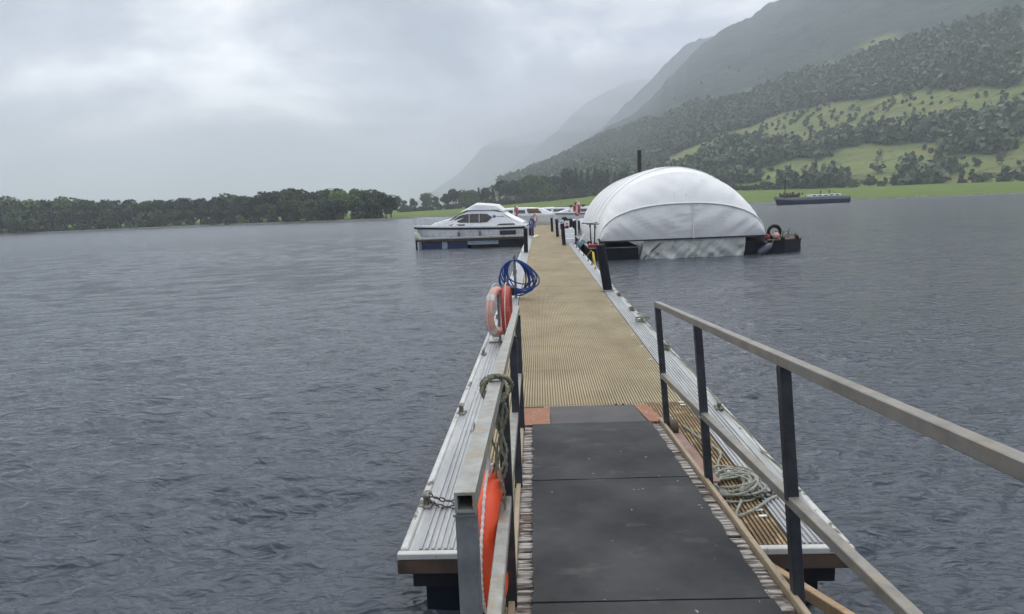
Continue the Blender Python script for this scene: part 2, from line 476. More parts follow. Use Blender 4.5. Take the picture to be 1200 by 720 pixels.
# ------------------------------------------------------------------ WATER
def water_mat():
    m = bpy.data.materials.new('loch_water'); m.use_nodes = True
    t = m.node_tree; b = t.nodes['Principled BSDF']
    b.inputs['Base Color'].default_value = (.060, .070, .084, 1)
    b.inputs['Roughness'].default_value = .07
    b.inputs['IOR'].default_value = 1.333
    geo = N(t, 'ShaderNodeNewGeometry')
    mp = N(t, 'ShaderNodeMapping'); mp.inputs['Scale'].default_value = (1.0, 1.9, 1.0); mp.inputs['Rotation'].default_value = (0, 0, R(-14))
    L(t, geo.outputs['Position'], mp.inputs[0])
    hs = None
    for sc, amp in ((2.2, .030), (6.5, .021), (19.0, .0065)):
        n = N(t, 'ShaderNodeTexNoise'); n.inputs['Scale'].default_value = sc; n.inputs['Detail'].default_value = 3
        n.inputs['Roughness'].default_value = .55
        L(t, mp.outputs[0], n.inputs['Vector'])
        k = N(t, 'ShaderNodeMath', operation='MULTIPLY'); k.inputs[1].default_value = amp
        L(t, n.outputs['Fac'], k.inputs[0])
        if hs is None: hs = k.outputs[0]
        else:
            a = N(t, 'ShaderNodeMath', operation='ADD'); L(t, hs, a.inputs[0]); L(t, k.outputs[0], a.inputs[1]); hs = a.outputs[0]
    for sc, amp, rot in ((1.55, .034, -10), (4.3, .020, -20)):        # crested ripples
        m2 = N(t, 'ShaderNodeMapping'); m2.inputs['Scale'].default_value = (1.0, 2.6, 1.0); m2.inputs['Rotation'].default_value = (0, 0, R(rot))
        L(t, geo.outputs['Position'], m2.inputs[0])
        n = N(t, 'ShaderNodeTexNoise'); n.inputs['Scale'].default_value = sc; n.inputs['Detail'].default_value = 2; n.inputs['Distortion'].default_value = .4
        L(t, m2.outputs[0], n.inputs['Vector'])
        a1 = N(t, 'ShaderNodeMath', operation='SUBTRACT'); a1.inputs[1].default_value = .5; L(t, n.outputs['Fac'], a1.inputs[0])
        a2 = N(t, 'ShaderNodeMath', operation='ABSOLUTE'); L(t, a1.outputs[0], a2.inputs[0])
        a3 = N(t, 'ShaderNodeMath', operation='MULTIPLY'); a3.inputs[1].default_value = -4 * amp; L(t, a2.outputs[0], a3.inputs[0])
        a = N(t, 'ShaderNodeMath', operation='ADD'); L(t, hs, a.inputs[0]); L(t, a3.outputs[0], a.inputs[1]); hs = a.outputs[0]
    ln = N(t, 'ShaderNodeVectorMath', operation='LENGTH'); L(t, geo.outputs['Position'], ln.inputs[0])
    fr = N(t, 'ShaderNodeMapRange'); fr.inputs['From Min'].default_value = 14; fr.inputs['From Max'].default_value = 80
    L(t, ln.outputs['Value'], fr.inputs['Value'])
    n = N(t, 'ShaderNodeTexNoise'); n.inputs['Scale'].default_value = 2.6; n.inputs['Detail'].default_value = 4; L(t, mp.outputs[0], n.inputs['Vector'])
    k1 = N(t, 'ShaderNodeMath', operation='MULTIPLY'); L(t, n.outputs['Fac'], k1.inputs[0]); L(t, fr.outputs[0], k1.inputs[1])
    k2 = N(t, 'ShaderNodeMath', operation='MULTIPLY'); k2.inputs[1].default_value = .05; L(t, k1.outputs[0], k2.inputs[0])
    a = N(t, 'ShaderNodeMath', operation='ADD'); L(t, hs, a.inputs[0]); L(t, k2.outputs[0], a.inputs[1]); hs = a.outputs[0]
    rg = N(t, 'ShaderNodeMapRange'); rg.inputs['From Min'].default_value = 8; rg.inputs['From Max'].default_value = 110; rg.inputs['To Min'].default_value = .06; rg.inputs['To Max'].default_value = .22
    L(t, ln.outputs['Value'], rg.inputs['Value']); L(t, rg.outputs[0], b.inputs['Roughness'])
    bp = N(t, 'ShaderNodeBump'); bp.inputs['Distance'].default_value = WATER_BUMP; bp.inputs['Strength'].default_value = 1
    L(t, hs, bp.inputs['Height']); L(t, bp.outputs[0], b.inputs['Normal'])
    return m


WATER_BUMP = 0.8
M['water'] = water_mat()


def build_water():
    na, nr = 620, 860
    az = np.linspace(R(-58), R(56), na)
    r = 1.3 * (330 / 1.3) ** (np.linspace(0, 1, nr))
    A, Rr = np.meshgrid(az, r)
    X = (Rr * np.sin(A)).ravel(); Y = (Rr * np.cos(A)).ravel(); rr = Rr.ravel()
    cell = rr * .0075
    rng = np.random.default_rng(5)
    Z = np.zeros_like(X)
    dx = np.zeros_like(X); dy = np.zeros_like(X)
    # warped coordinates break up straight crests
    wx = X + .12 * np.sin(Y * .9 + 1.3) + .08 * np.sin(X * 1.7 + Y * 1.1)
    wy = Y + .12 * np.sin(X * .8 + .4) + .08 * np.sin(X * 1.3 - Y * 1.9 + 2)
    # slow patches of stronger and weaker ripple
    patch = 1 + .35 * np.sin(X * .21 + Y * .13 + 1) * np.sin(Y * .17 - X * .05) + .25 * np.sin(X * .07 - Y * .045)
    for i in range(84):
        lam = .09 * (1.7 / .09) ** (rng.random() ** 1.25)
        th = R(103) + rng.normal(0, R(14) if lam > .5 else R(22))
        k = 2 * np.pi / lam
        amp = .0074 * lam ** .92 * (1.0 if lam < .38 else .45)
        ph = k * (wx * np.cos(th) + wy * np.sin(th)) + rng.random() * 6.28
        fade = np.clip((lam / cell - 2.0) / 2.0, 0, 1)
        s = np.sin(ph)
        Z += amp * fade * s * patch
        dx -= .95 * amp * fade * np.cos(ph) * np.cos(th)
        dy -= .95 * amp * fade * np.cos(ph) * np.sin(th)
    edge = np.clip((330 - rr) / 60, 0, 1)
    V = np.stack([X + dx * edge, Y + dy * edge, Z * edge], 1)
    F = grid_faces(nr, na)[:, ::-1]
    me = np_mesh('water', V, F, M['water'])
    o = bpy.data.objects.new('water', me); COL.objects.link(o)
    tag(o, kind='structure')
    # the open loch round it: flat sheet joined at the rim
    ms = MB()
    n = 96
    rings = []
    a0, a1 = R(-58), R(56)
    for k, (ra, rb) in enumerate(((330, 900), (900, 2600), (2600, 7000))):
        P = [[(q * math.sin(a0 + (a1 - a0) * i / n), q * math.cos(a0 + (a1 - a0) * i / n), 0) for i in range(n + 1)] for q in (ra, rb)]
        ms.grid(P, True)
    b0, b1 = a1, a0 + 2 * math.pi
    for (ra, rb) in ((0.0, 1.3), (1.3, 20), (20, 330), (330, 2600), (2600, 7000)):
        P = [[(q * math.sin(b0 + (b1 - b0) * i / n), q * math.cos(b0 + (b1 - b0) * i / n), 0) for i in range(n + 1)] for q in (ra, rb)]
        ms.grid(P, True)
    P = [[(q * math.sin(a0 + (a1 - a0) * i / n), q * math.cos(a0 + (a1 - a0) * i / n), 0) for i in range(n + 1)] for q in (0, 1.3)]
    ms.grid(P, True)
    tag(ms.build('open_water', M['water']), kind='structure')


build_water()

# ------------------------------------------------------------------ LAND
SHORE = [(-90, 330), (-60, 320), (-42, 300), (-29, 268), (-25, 240), (-21, 216), (-16.5, 197), (-13.4, 190), (-12, 191), (-10, 193), (0, 205), (18, 203), (24, 196), (36, 190), (60, 200), (90, 260)]
FIELD = [(-90, .004), (-20, -.002), (-13.4, -.0008), (-8.8, .0006), (-5.6, .0022), (.6, .0062), (5.3, .0120), (12, .0120), (19, .0092), (23.7, .0068), (37, .004), (90, .006)]


def interp(tab, x):
    return np.interp(x, [a for a, b in tab], [b for a, b in tab])


def fnoise(x, y, sc, seed=0, oct=4):
    """cheap vectorised value noise"""
    out = np.zeros_like(x, dtype=float); amp = 1; tot = 0
    for o in range(oct):
        xs = x / sc * 2 ** o + seed * 17.3 + o * 5.1; ys = y / sc * 2 ** o - seed * 9.7 + o * 3.3
        xi = np.floor(xs); yi = np.floor(ys); fx = xs - xi; fy = ys - yi
        fx = fx * fx * (3 - 2 * fx); fy = fy * fy * (3 - 2 * fy)

        def h(a, b):
            s = np.sin(a * 127.1 + b * 311.7 + o * 13.7) * 43758.5453
            return s - np.floor(s)
        v = (h(xi, yi) * (1 - fx) + h(xi + 1, yi) * fx) * (1 - fy) + (h(xi, yi + 1) * (1 - fx) + h(xi + 1, yi + 1) * fx) * fy
        out += amp * v; tot += amp; amp *= .5
    return out / tot


def field_z(azd, r):
    rs = interp(SHORE, azd)
    t = np.clip((r - rs) / (340 - rs), 0, None)
    zend = 2.27 + interp(FIELD, azd) * 340
    z = np.where(r < rs, (r - rs) * .12, .35 + (zend - .35) * np.clip(t, 0, 1) ** 1.25)
    z = z + np.where(t > 1, (r - 340) * .004, 0)
    return z


def grass_mat():
    m = pm('field_grass', (.100, .150, .028), (.130, .178, .042), scale=.035, rough=.9, lo=.35, hi=.65, dirt=(.065, .115, .022), dscale=.09, dlo=.52, dhi=.72, bump=.05, bscale=3, stretch=(1, 3, 1), detail=8, spec=.1)
    return m


M['grass'] = grass_mat()
M['stone'] = pm('shore_stones', (.16, .15, .13), (.09, .085, .075), scale=1.2, rough=.9, dirt=(.06, .09, .03), dscale=.6, dlo=.5, dhi=.6, bump=.1, bscale=3)


def build_fields():
    azd = np.linspace(-88, 88, 240)
    off = np.concatenate([[-8, -3, 0, 1.5], np.linspace(4, 160, 26), np.geomspace(180, 6500, 14)])
    A, O = np.meshgrid(azd, off)
    rs = interp(SHORE, A)
    rr = rs + O + np.where(O < 4, fnoise(A * 4, A * 0, 3, 1) * 3, 0)
    Z = field_z(A, rr)
    Z += np.where(O > 10, (fnoise(rr * np.sin(np.radians(A)), rr * np.cos(np.radians(A)), 60, 3) - .5) * .8, 0)
    X = rr * np.sin(np.radians(A)); Y = rr * np.cos(np.radians(A))
    me = np_mesh('field', np.stack([X.ravel(), Y.ravel(), Z.ravel()], 1), grid_faces(len(off), len(azd))[:, ::-1], M['grass'])
    o = bpy.data.objects.new('field', me); COL.objects.link(o); tag(o, kind='structure')
    # stony strip at the water's edge
    A, T = np.meshgrid(np.linspace(-88, 88, 400), np.linspace(0, 1, 4))
    rs = interp(SHORE, A)
    rr = rs - 2.5 + T * (3.2 + 2.0 * fnoise(A * 5, A * 0 + 3, 4, 2))
    Z = field_z(A, rr) + .12 + .12 * fnoise(A * 60, T * 9, 2, 4) - T * .04
    me = np_mesh('shore', np.stack([(rr * np.sin(np.radians(A))).ravel(), (rr * np.cos(np.radians(A))).ravel(), Z.ravel()], 1), grid_faces(4, 400)[:, ::-1], M['stone'])
    o = bpy.data.objects.new('shore', me); COL.objects.link(o); tag(o, kind='structure')


build_fields()

WOOD_A = [(-3.59, 0.039), (-1.86, 0.0444), (2.0, 0.0692), (5.48, 0.0999), (8.42, 0.1122), (10.26, 0.1202), (12.79, 0.1294), (15.25, 0.1381), (16.28, 0.134), (18.3, 0.1451), (20.89, 0.1591), (23.37, 0.1676), (29.09, 0.1849), (35.99, 0.1978), (36.31, 0.1186), (30.34, 0.1283), (23.45, 0.1285), (19.98, 0.1136), (16.99, 0.0987), (14.22, 0.0775), (12.07, 0.066), (10.24, 0.0537), (8.37, 0.032), (5.32, 0.0214), (0.67, 0.021), (-3.24, 0.0227)]
STRIP = [(15.94, 0.1394), (17.62, 0.1559), (20.24, 0.1651), (22.44, 0.1743), (24.25, 0.1814), (28.5, 0.2026), (28.54, 0.1897), (23.37, 0.1676), (20.57, 0.1586), (17.63, 0.1415), (16.28, 0.134)]
WOOD_B = [(12.8, 0.0563), (15.29, 0.0662), (16.46, 0.0797), (18.03, 0.0752), (20.03, 0.0823), (21.98, 0.0723), (23.54, 0.0795), (25.07, 0.0795), (30.49, 0.0794), (36.43, 0.0884), (36.68, 0.0271), (30.66, 0.024), (25.15, 0.0421), (22.34, 0.0503), (21.4, 0.0345), (18.42, 0.0278), (15.66, 0.0305), (12.07, 0.0365)]
WOOD_C = [(10.61, 0.0456), (12.8, 0.0486), (16.35, 0.0349), (19.77, 0.0264), (23.65, 0.0249), (36.72, 0.0168), (36.82, -0.0092), (23.68, 0.0056), (18.44, 0.0128), (10.6, 0.0261)]
R1 = [(62, .28), (46, .40), (35.3, .3689), (25.43, .3083), (20.15, .2709), (17.53, .2502), (14.99, .2313), (12.43, .1952), (10.28, .1578), (8.88, .1358), (5.5, .1103), (2.01, .0744), (-1.85, .0484), (-5.58, .0257), (-8, .006)]
R2 = [(24, .27), (14.99, .2325), (12.92, .227), (11.37, .2019), (9.19, .1681), (6.11, .1199), (3.1, .0853), (.75, .061), (-3, .03)]
R3 = [(14, .185), (9.92, .1832), (7.79, .1787), (5.03, .1594), (3.57, .1444), (2.09, .1188), (-.61, .0819), (-2.36, .0621), (-4.36, .0423), (-8, .018)]
R4 = [(8, .14), (3.94, .1363), (.86, .1199), (-2.25, .1081), (-3.41, .1063), (-4.91, .0956), (-7.11, .0575), (-9.76, .0287), (-11.83, .0102), (-14, .002)]


def inpoly(poly, x, y):
    c = np.zeros(x.shape, bool)
    n = len(poly)
    for i in range(n):
        x1, y1 = poly[i]; x2, y2 = poly[(i + 1) % n]
        if y1 == y2: continue
        k = ((y1 > y) != (y2 > y)) & (x < (x2 - x1) * (y - y1) / (y2 - y1) + x1)
        c ^= k
    return c


def ridge_geom(tab, rc, rb, A, T, rough, seed):
    """A azimuth deg, T 0..1 base->crest, >1 behind. returns X,Y,Z"""
    tb = sorted(tab)
    el = interp(tb, A)
    # small irregularities of the skyline
    el = el * (1 + (fnoise(A * 3, A * 0, 2.2, seed, 5) - .5) * .05)
    c = interp(rc, A)
    r = rb + (c - rb) * T
    zc = 2.27 + el * c
    z0 = field_z(A, np.full_like(A, rb)) - 1.0
    s = np.where(T <= 1, np.abs(T) ** 1.18, 1 - (T - 1) * 1.1)
    Z = z0 + (zc - z0) * s
    X = r * np.sin(np.radians(A)); Y = r * np.cos(np.radians(A))
    w = np.clip(T, 0, 1) * np.clip(1.02 - T, 0, 1) * 4
    nz = (fnoise(X, Y, 260, seed, 6) - .5)
    gul = np.abs(fnoise(X + Z * .5, Y * .35 - Z * .3, 170, seed + 3, 5) - .5) * 2
    Z = Z + w * rough * nz + w * rough * .45 * (gul - .4) * np.clip(T * 3, 0, 1)
    return X, Y, Z


RC1 = [(-10, 640), (-5, 760), (0, 980), (5, 1150), (10, 1350), (15, 1450), (20, 1500), (35, 1300), (62, 1300)]


def hill_mat():
    m = bpy.data.materials.new('hillside'); m.use_nodes = True
    t = m.node_tree; b = t.nodes['Principled BSDF']
    b.inputs['Roughness'].default_value = .95; b.inputs['Specular IOR Level'].default_value = .1
    geo = N(t, 'ShaderNodeNewGeometry')

    def noise(sc, st=(1, 1, 1), det=7):
        mp = N(t, 'ShaderNodeMapping'); mp.inputs['Scale'].default_value = st; mp.inputs['Rotation'].default_value = (0, 0, R(25))
        L(t, geo.outputs['Position'], mp.inputs[0])
        n = N(t, 'ShaderNodeTexNoise'); n.inputs['Scale'].default_value = sc; n.inputs['Detail'].default_value = det; n.inputs['Roughness'].default_value = .65
        L(t, mp.outputs[0], n.inputs['Vector']); return n.outputs['Fac']

    def mr(x, a, bb):
        r = N(t, 'ShaderNodeMapRange'); r.inputs['From Min'].default_value = a; r.inputs['From Max'].default_value = bb
        L(t, x, r.inputs['Value']); return r.outputs[0]

    def mix(f, a, bb):
        x = N(t, 'ShaderNodeMixRGB')
        L(t, f, x.inputs[0])
        for i, c in ((1, a), (2, bb)):
            if isinstance(c, tuple): x.inputs[i].default_value = (*c, 1)
            else: L(t, c, x.inputs[i])
        return x.outputs[0]
    heath = mix(mr(noise(.012), .4, .6), (.050, .074, .060), (.034, .052, .046))
    heath = mix(mr(noise(.05, (1, 1, 2)), .55, .7), heath, (.095, .105, .085))
    past = mix(mr(noise(.02, (1, 2.5, 2)), .38, .58), (.19, .215, .075), (.125, .165, .055))
    past = mix(mr(noise(.045, (1, 2.5, 1)), .50, .62), past, (.19, .165, .085))
    past = mix(mr(noise(.11, (1, 1.5, 1)), .56, .64), past, (.045, .07, .024))
    wood = mix(mr(noise(.06), .4, .6), (.052, .080, .048), (.066, .094, .054))
    a1 = N(t, 'ShaderNodeAttribute', attribute_name='pasture'); a2 = N(t, 'ShaderNodeAttribute', attribute_name='wood')
    c = mix(a1.outputs['Fac'], heath, past); c = mix(a2.outputs['Fac'], c, wood)
    L(t, c, b.inputs['Base Color'])
    bp = N(t, 'ShaderNodeBump'); bp.inputs['Distance'].default_value = 6; bp.inputs['Strength'].default_value = .6
    L(t, noise(.06), bp.inputs['Height']); L(t, bp.outputs[0], b.inputs['Normal'])
    return m


M['hill'] = hill_mat()


def near_hill(A, T):
    return ridge_geom(R1, RC1, 335, A, T, 42, 1)


def blur(a, n=1):
    for _ in range(n):
        a = (a + np.roll(a, 1, 0) + np.roll(a, -1, 0) + np.roll(a, 1, 1) + np.roll(a, -1, 1)) / 5
    return a


def cover(A, EL, X, Y):
    jx = (fnoise(X, Y, 70, 8) - .5) * 2.0; jy = (fnoise(X, Y, 60, 9) - .5) * .022
    a = A + jx; e = EL + jy
    wood = inpoly(WOOD_A, a, e) | (inpoly(WOOD_B, a, e) & (fnoise(X, Y, 55, 12) > .54)) | (inpoly(WOOD_C, a, e) & (fnoise(X, Y, 40, 13) > .60))
    strip = inpoly(STRIP, a, e)
    upper = np.interp(A, [-8, -3.6, 2, 8.4, 15, 20, 29, 36, 60], [.03, .04, .066, .11, .135, .155, .18, .19, .19])
    past = ((EL + jy * .5) < upper) | strip
    return (wood & ~strip).astype(float), past.astype(float)


def build_hills():
    a = np.linspace(-8, 62, 360); tt = np.concatenate([np.linspace(0, 1, 200), np.linspace(1.02, 1.6, 12)])
    A, T = np.meshgrid(a, tt)
    X, Y, Z = near_hill(A, T)
    EL = (Z - 2.27) / np.hypot(X, Y)
    wood, past = cover(A, EL, X, Y)
    me = np_mesh('hillside', np.stack([X.ravel(), Y.ravel(), Z.ravel()], 1), grid_faces(*A.shape)[:, ::-1], M['hill'], attrs={'wood': blur(wood, 1).ravel(), 'pasture': blur(past, 4).ravel()})
    o = bpy.data.objects.new('hillside', me); COL.objects.link(o); tag(o, kind='structure')
    for nm, tab, rc, rb, a0, a1, sd, rgh in (('mountain', R2, [(-10, 2000), (30, 2300)], 1250, -3, 24, 11, 60),
                                             ('mountain', R3, [(-10, 3100), (30, 3100)], 2200, -8, 14, 21, 70),
                                             ('mountain', R4, [(-10, 4100), (30, 4100)], 3000, -14, 8, 31, 90)):
        A, T = np.meshgrid(np.linspace(a0, a1, 220), np.concatenate([np.linspace(0, 1, 90), np.linspace(1.03, 1.7, 8)]))
        X, Y, Z = ridge_geom(tab, rc, rb, A, T, rgh, sd)
        me = np_mesh('mountain', np.stack([X.ravel(), Y.ravel(), Z.ravel()], 1), grid_faces(*A.shape)[:, ::-1], M['hill'], attrs={'wood': np.zeros(A.size), 'pasture': np.zeros(A.size)})
        o = bpy.data.objects.new(nm, me); COL.objects.link(o); tag(o, kind='structure')


build_hills()


# ------------------------------------------------------------------ TREES
def leaf_cards(C, size, rng, flat=.35):
    """quads at centres C (n,3), random orientation"""
    n = len(C)
    u = rng.normal(size=(n, 3)); u /= np.linalg.norm(u, axis=1)[:, None]
    w = rng.normal(size=(n, 3)); w = np.cross(u, w); w /= np.linalg.norm(w, axis=1)[:, None]
    s = size * (.6 + .8 * rng.random((n, 1)))
    u = u * s; w = w * s * .7
    V = np.stack([C - u - w * .6, C + u * .3 - w, C + u + w * .5, C - u * .4 + w], 1).reshape(-1, 3)
    F = np.arange(4 * n).reshape(n, 4)
    return V, F


def crown_mesh(seed, h, w, kind='broad', cards=1500, leaf=.42):
    rng = np.random.default_rng(seed)
    pts = []
    if kind == 'broad':
        nl = 17
        lobes = []
        for i in range(nl):
            u = rng.random() ** .8
            z = h * (.28 + .62 * u)
            rad = w * .5 * math.sqrt(max(.05, 1 - ((u - .35) / .72) ** 2)) * .72
            a = rng.random() * 6.28
            rr = rad * math.sqrt(rng.random())
            lobes.append((rr * math.cos(a), rr * math.sin(a), z, w * (.15 + .12 * rng.random())))
        for (x, y, z, r) in lobes:
            n = int(cards / nl)
            d = rng.normal(size=(n, 3)); d /= np.linalg.norm(d, axis=1)[:, None]
            q = r * (.62 + .42 * rng.random((n, 1)) ** .6)
            pts.append(np.array([x, y, z]) + d * q * np.array([1, 1, .82]))
    elif kind == 'bush':
        nl = 12
        for i in range(nl):
            a = rng.random() * 6.28; rr = w * .36 * math.sqrt(rng.random()); z = h * (.08 + .7 * rng.random()); r = w * (.16 + .10 * rng.random())
            n = int(cards / nl)
            d = rng.normal(size=(n, 3)); d /= np.linalg.norm(d, axis=1)[:, None]
            p = np.array([rr * math.cos(a), rr * math.sin(a), z]) + d * r * (.6 + .45 * rng.random((n, 1)))
            p[:, 2] = np.abs(p[:, 2])
            pts.append(p)
    elif kind == 'scots':
        for i in range(9):
            u = rng.random(); z = h * (.55 + .40 * u); a = rng.random() * 6.28; rr = w * .36 * (1 - .6 * u) * math.sqrt(rng.random())
            r = w * (.15 + .08 * rng.random()); n = int(cards / 9)
            d = rng.normal(size=(n, 3)); d /= np.linalg.norm(d, axis=1)[:, None]
            pts.append(np.array([rr * math.cos(a), rr * math.sin(a), z]) + d * r * np.array([1, 1, .5]) * (.6 + .45 * rng.random((n, 1))))
    else:   # conifer cone
        n = cards
        u = rng.random(n) ** .8; z = h * (.08 + .9 * (1 - u) * 0 + .9 * (1 - u))
        tier = .8 + .25 * np.sin(z / h * 44)
        rad = w * .5 * (1 - (z / h)) ** .85 * tier * (.45 + .6 * rng.random(n) ** .5)
        a = rng.random(n) * 6.28
        pts.append(np.stack([rad * np.cos(a), rad * np.sin(a), z - rad * .25], 1))
    P = np.concatenate(pts)
    V, F = leaf_cards(P, leaf, rng)
    return V, F


def trunk_mb(seed, h, w, kind):
    rng = random.Random(seed)
    m = MB()
    top = h * (.92 if kind in ('conifer', 'scots') else .6)
    lean = (rng.uniform(-.25, .25), rng.uniform(-.25, .25))
    pts = [(lean[0] * (i / 6) ** 2, lean[1] * (i / 6) ** 2, top * i / 6 - .3) for i in range(7)]
    r0 = h * .028
    m.tube(pts, [r0 * (1.25 - .95 * i / 6) for i in range(7)], 7)
    if kind != 'bush':
        for k in range(6):
            a = k * 1.05 + rng.uniform(-.4, .4)
            z0 = top * rng.uniform(.35, .85); ln = w * rng.uniform(.22, .38)
            up = rng.uniform(.3, .8)
            p = [(0, 0, z0), (math.cos(a) * ln * .5, math.sin(a) * ln * .5, z0 + ln * .35 * up), (math.cos(a) * ln, math.sin(a) * ln, z0 + ln * up)]
            m.tube(p, [r0 * .45, r0 * .3, r0 * .14], 5)
    return m


KINDS = {}
for key, (kind, h, w, mt, cards, leaf) in {
    'broad_a': ('broad', 10, 9, 'leaf', 1900, .40), 'broad_b': ('broad', 10, 8, 'leafdark', 1900, .40), 'broad_c': ('broad', 10, 10.5, 'leaf', 2100, .42),
    'broad_d': ('broad', 10, 7.5, 'leafdark', 1700, .38), 'broad_e': ('broad', 10, 9, 'leafbright', 1700, .38),
    'bush_a': ('bush', 4, 5, 'leaf', 900, .28), 'bush_b': ('bush', 4, 6, 'leafdark', 900, .28), 'bush_c': ('bush', 4, 5, 'leafbright', 900, .26),
    'conifer_a': ('conifer', 12, 5, 'leafdark', 1500, .38), 'conifer_b': ('conifer', 12, 4.2, 'leafdark', 1500, .36),
    'scots_a': ('scots', 11, 7, 'leafdark', 1100, .36)}.items():
    sd = sum(map(ord, key))
    V, F = crown_mesh(sd, h, w, kind, cards, leaf)
    KINDS[key] = (np_mesh('crown', V, F, M[mt], smooth=False), trunk_mb(sd, h, w, kind).mesh('trunk', M['bark'], True), h)

TREE_NAME = {'broad': 'broadleaf_tree', 'bush': 'bush', 'conifer': 'conifer_tree', 'scots': 'pine_tree'}


def tree(key, azd, r, height, label, group, z=None, wide=1.0):
    k = key.split('_')[0]
    crown, trunk, h0 = KINDS[key]
    x, y = r * math.sin(R(azd)), r * math.cos(R(azd))
    if z is None: z = float(field_z(np.array([azd]), np.array([r]))[0])
    t = thing(TREE_NAME[k], label, 'bush' if k == 'bush' else 'tree', (x, y, z - .1), (0, 0, random.uniform(0, 6.28)), group)
    s = height / h0
    t.scale = (s * wide, s * wide, s)
    c = instance('crown', crown, t)
    if k == 'bush': tr = None
    instance('trunk', trunk, t)
    return t


def pick(opts): return random.choice(opts)


# left wood along the far shore: top line as elevation over bearing
TOPL = [(-52, .033), (-42, .036), (-33, .030), (-28.4, .031), (-27, .033), (-24.7, .034), (-22.8, .037), (-21.3, .039), (-19.4, .036), (-17.7, .035), (-16.4, .0365), (-14.8, .033), (-13.9, .031)]
rnd = random.Random(11)
for row, (dr, hk, step) in enumerate(((30, 1.02, 1.15), (17, .93, 1.0), (7, .66, 1.1))):
    a = -52.0 + row * .4
    while a < -14.2:
        rs = float(interp(SHORE, a)); r = rs + dr + rnd.uniform(-3, 3)
        ztop = 2.27 + float(interp(TOPL, a)) * r
        zb = float(field_z(np.array([a]), np.array([r]))[0])
        h = (ztop - zb) * hk * rnd.uniform(.86, 1.06)
        key = rnd.choice(['broad_a', 'broad_b', 'broad_c', 'broad_d', 'broad_b'] + (['bush_a'] if row == 2 else []) + (['broad_e'] if rnd.random() < .25 else []))
        tree(key, a, r, h, ('tall broadleaf tree in the back of the dense wood on the left far shore', 'broadleaf tree in the middle of the dense wood on the left far shore', 'low broadleaf tree at the water edge of the dense left wood')[row],
             ('tall trees at the back of the left wood', 'trees in the middle of the left wood', 'low trees at the water edge of the left wood')[row], wide=1.25 if h < 7.5 else 1.1)
        a += step * rnd.uniform(.8, 1.25) * (240 / r)
# low bushes that close the wood's foot
a = -52.0
while a < -14.4:
    rs = float(interp(SHORE, a))
    tree(rnd.choice(['bush_a', 'bush_b', 'bush_b', 'bush_c']), a, rs + 3.6 + rnd.uniform(-.6, 1.5), rnd.uniform(2.2, 3.6), 'leafy green bush at the waterline below the left wood', 'bushes at the waterline of the left wood', wide=1.1)
    a += rnd.uniform(.75, 1.25)
tree('broad_d', -13.55, 196, 7.0, 'dark tree with a bare trunk at the right end of the left wood', None)
tree('scots_a', -14.0, 194, 6.6, 'thin tree on the shore just left of the green field edge', None)

# middle group between the wood and the shed
MID = [(-12.95, .0235, 'broad_b'), (-12.3, .017, 'broad_d'), (-11.5, .019, 'broad_b'), (-10.3, .0262, 'broad_c'), (-9.5, .021, 'broad_d'), (-8.6, .024, 'broad_b'), (-7.9, .0305, 'broad_b'), (-7.1, .029, 'broad_a'),
       (-6.2, .028, 'broad_c'), (-5.5, .0335, 'conifer_a'), (-4.9, .030, 'broad_b'), (-4.2, .036, 'conifer_b'), (-3.6, .042, 'scots_a'), (-3.0, .041, 'broad_b'), (-2.2, .040, 'broad_b'), (-1.3, .043, 'broad_a'),
       (-.4, .046, 'broad_c'), (.5, .045, 'broad_b'), (1.0, .032, 'broad_e'), (1.5, .044, 'broad_d'), (2.3, .052, 'conifer_a'), (2.8, .054, 'broad_b'), (3.4, .057, 'conifer_a'), (3.9, .053, 'conifer_b'),
       (4.5, .054, 'conifer_a'), (5.1, .055, 'conifer_b'), (5.6, .050, 'broad_d'), (6.2, .052, 'conifer_a'), (6.9, .048, 'conifer_b'), (7.6, .046, 'broad_b'), (8.4, .044, 'conifer_a')]
LBL = {0: 'outermost tree of the far field group, next to the gap by the left wood', 2: None, 3: 'rounded dark tree standing left of the gap behind the field', 9: 'dark pointed conifer rising behind the field left of the cabin cruiser roof',
       12: 'tall flat-topped pine above the cruiser stern behind the field', 18: 'pale bright green tree in front of the dark mid group behind the field'}
def where(a):
    return 'left of the cruiser' if a < -7.9 else ('above the silver cruiser' if a < -2.5 else ('above the far white boats' if a < 3.6 else 'beside the white shed'))


GNAME = {'broad': 'broadleaf tree in the dark row behind the green field', 'conifer': 'dark conifer in the row behind the green field', 'scots': 'pine in the row behind the green field'}
for i, (a, el, key) in enumerate(MID):
    r = 344 + rnd.uniform(-3, 8) + (14 if i % 2 else 0) - (16 if key == 'broad_e' else 0)
    zb = float(field_z(np.array([a]), np.array([r]))[0])
    h = 2.27 + el * r - zb
    lb = LBL.get(i)
    k = key.split('_')[0]
    tree(key, a, r, h, lb or GNAME[k] + ', ' + where(a), None if lb else {'broad': 'broadleaf trees behind the field ', 'conifer': 'conifers behind the field ', 'scots': 'pines behind the field '}[k] + where(a), wide=.95 if k != 'conifer' else 1.0)
for i in range(46):     # understorey of that row
    a = -12.8 + i * .46 + rnd.uniform(-.1, .1)
    if -9.9 < a < -9.3: continue
    r = 338 + rnd.uniform(-2, 3)
    tree(rnd.choice(['bush_b', 'bush_b', 'bush_a']), a, r, rnd.uniform(2.6, 4.6) * (1 if a > -6 else .75), 'low dark bush along the top edge of the field, ' + where(a), 'bushes along the top of the field ' + where(a), wide=1.2)
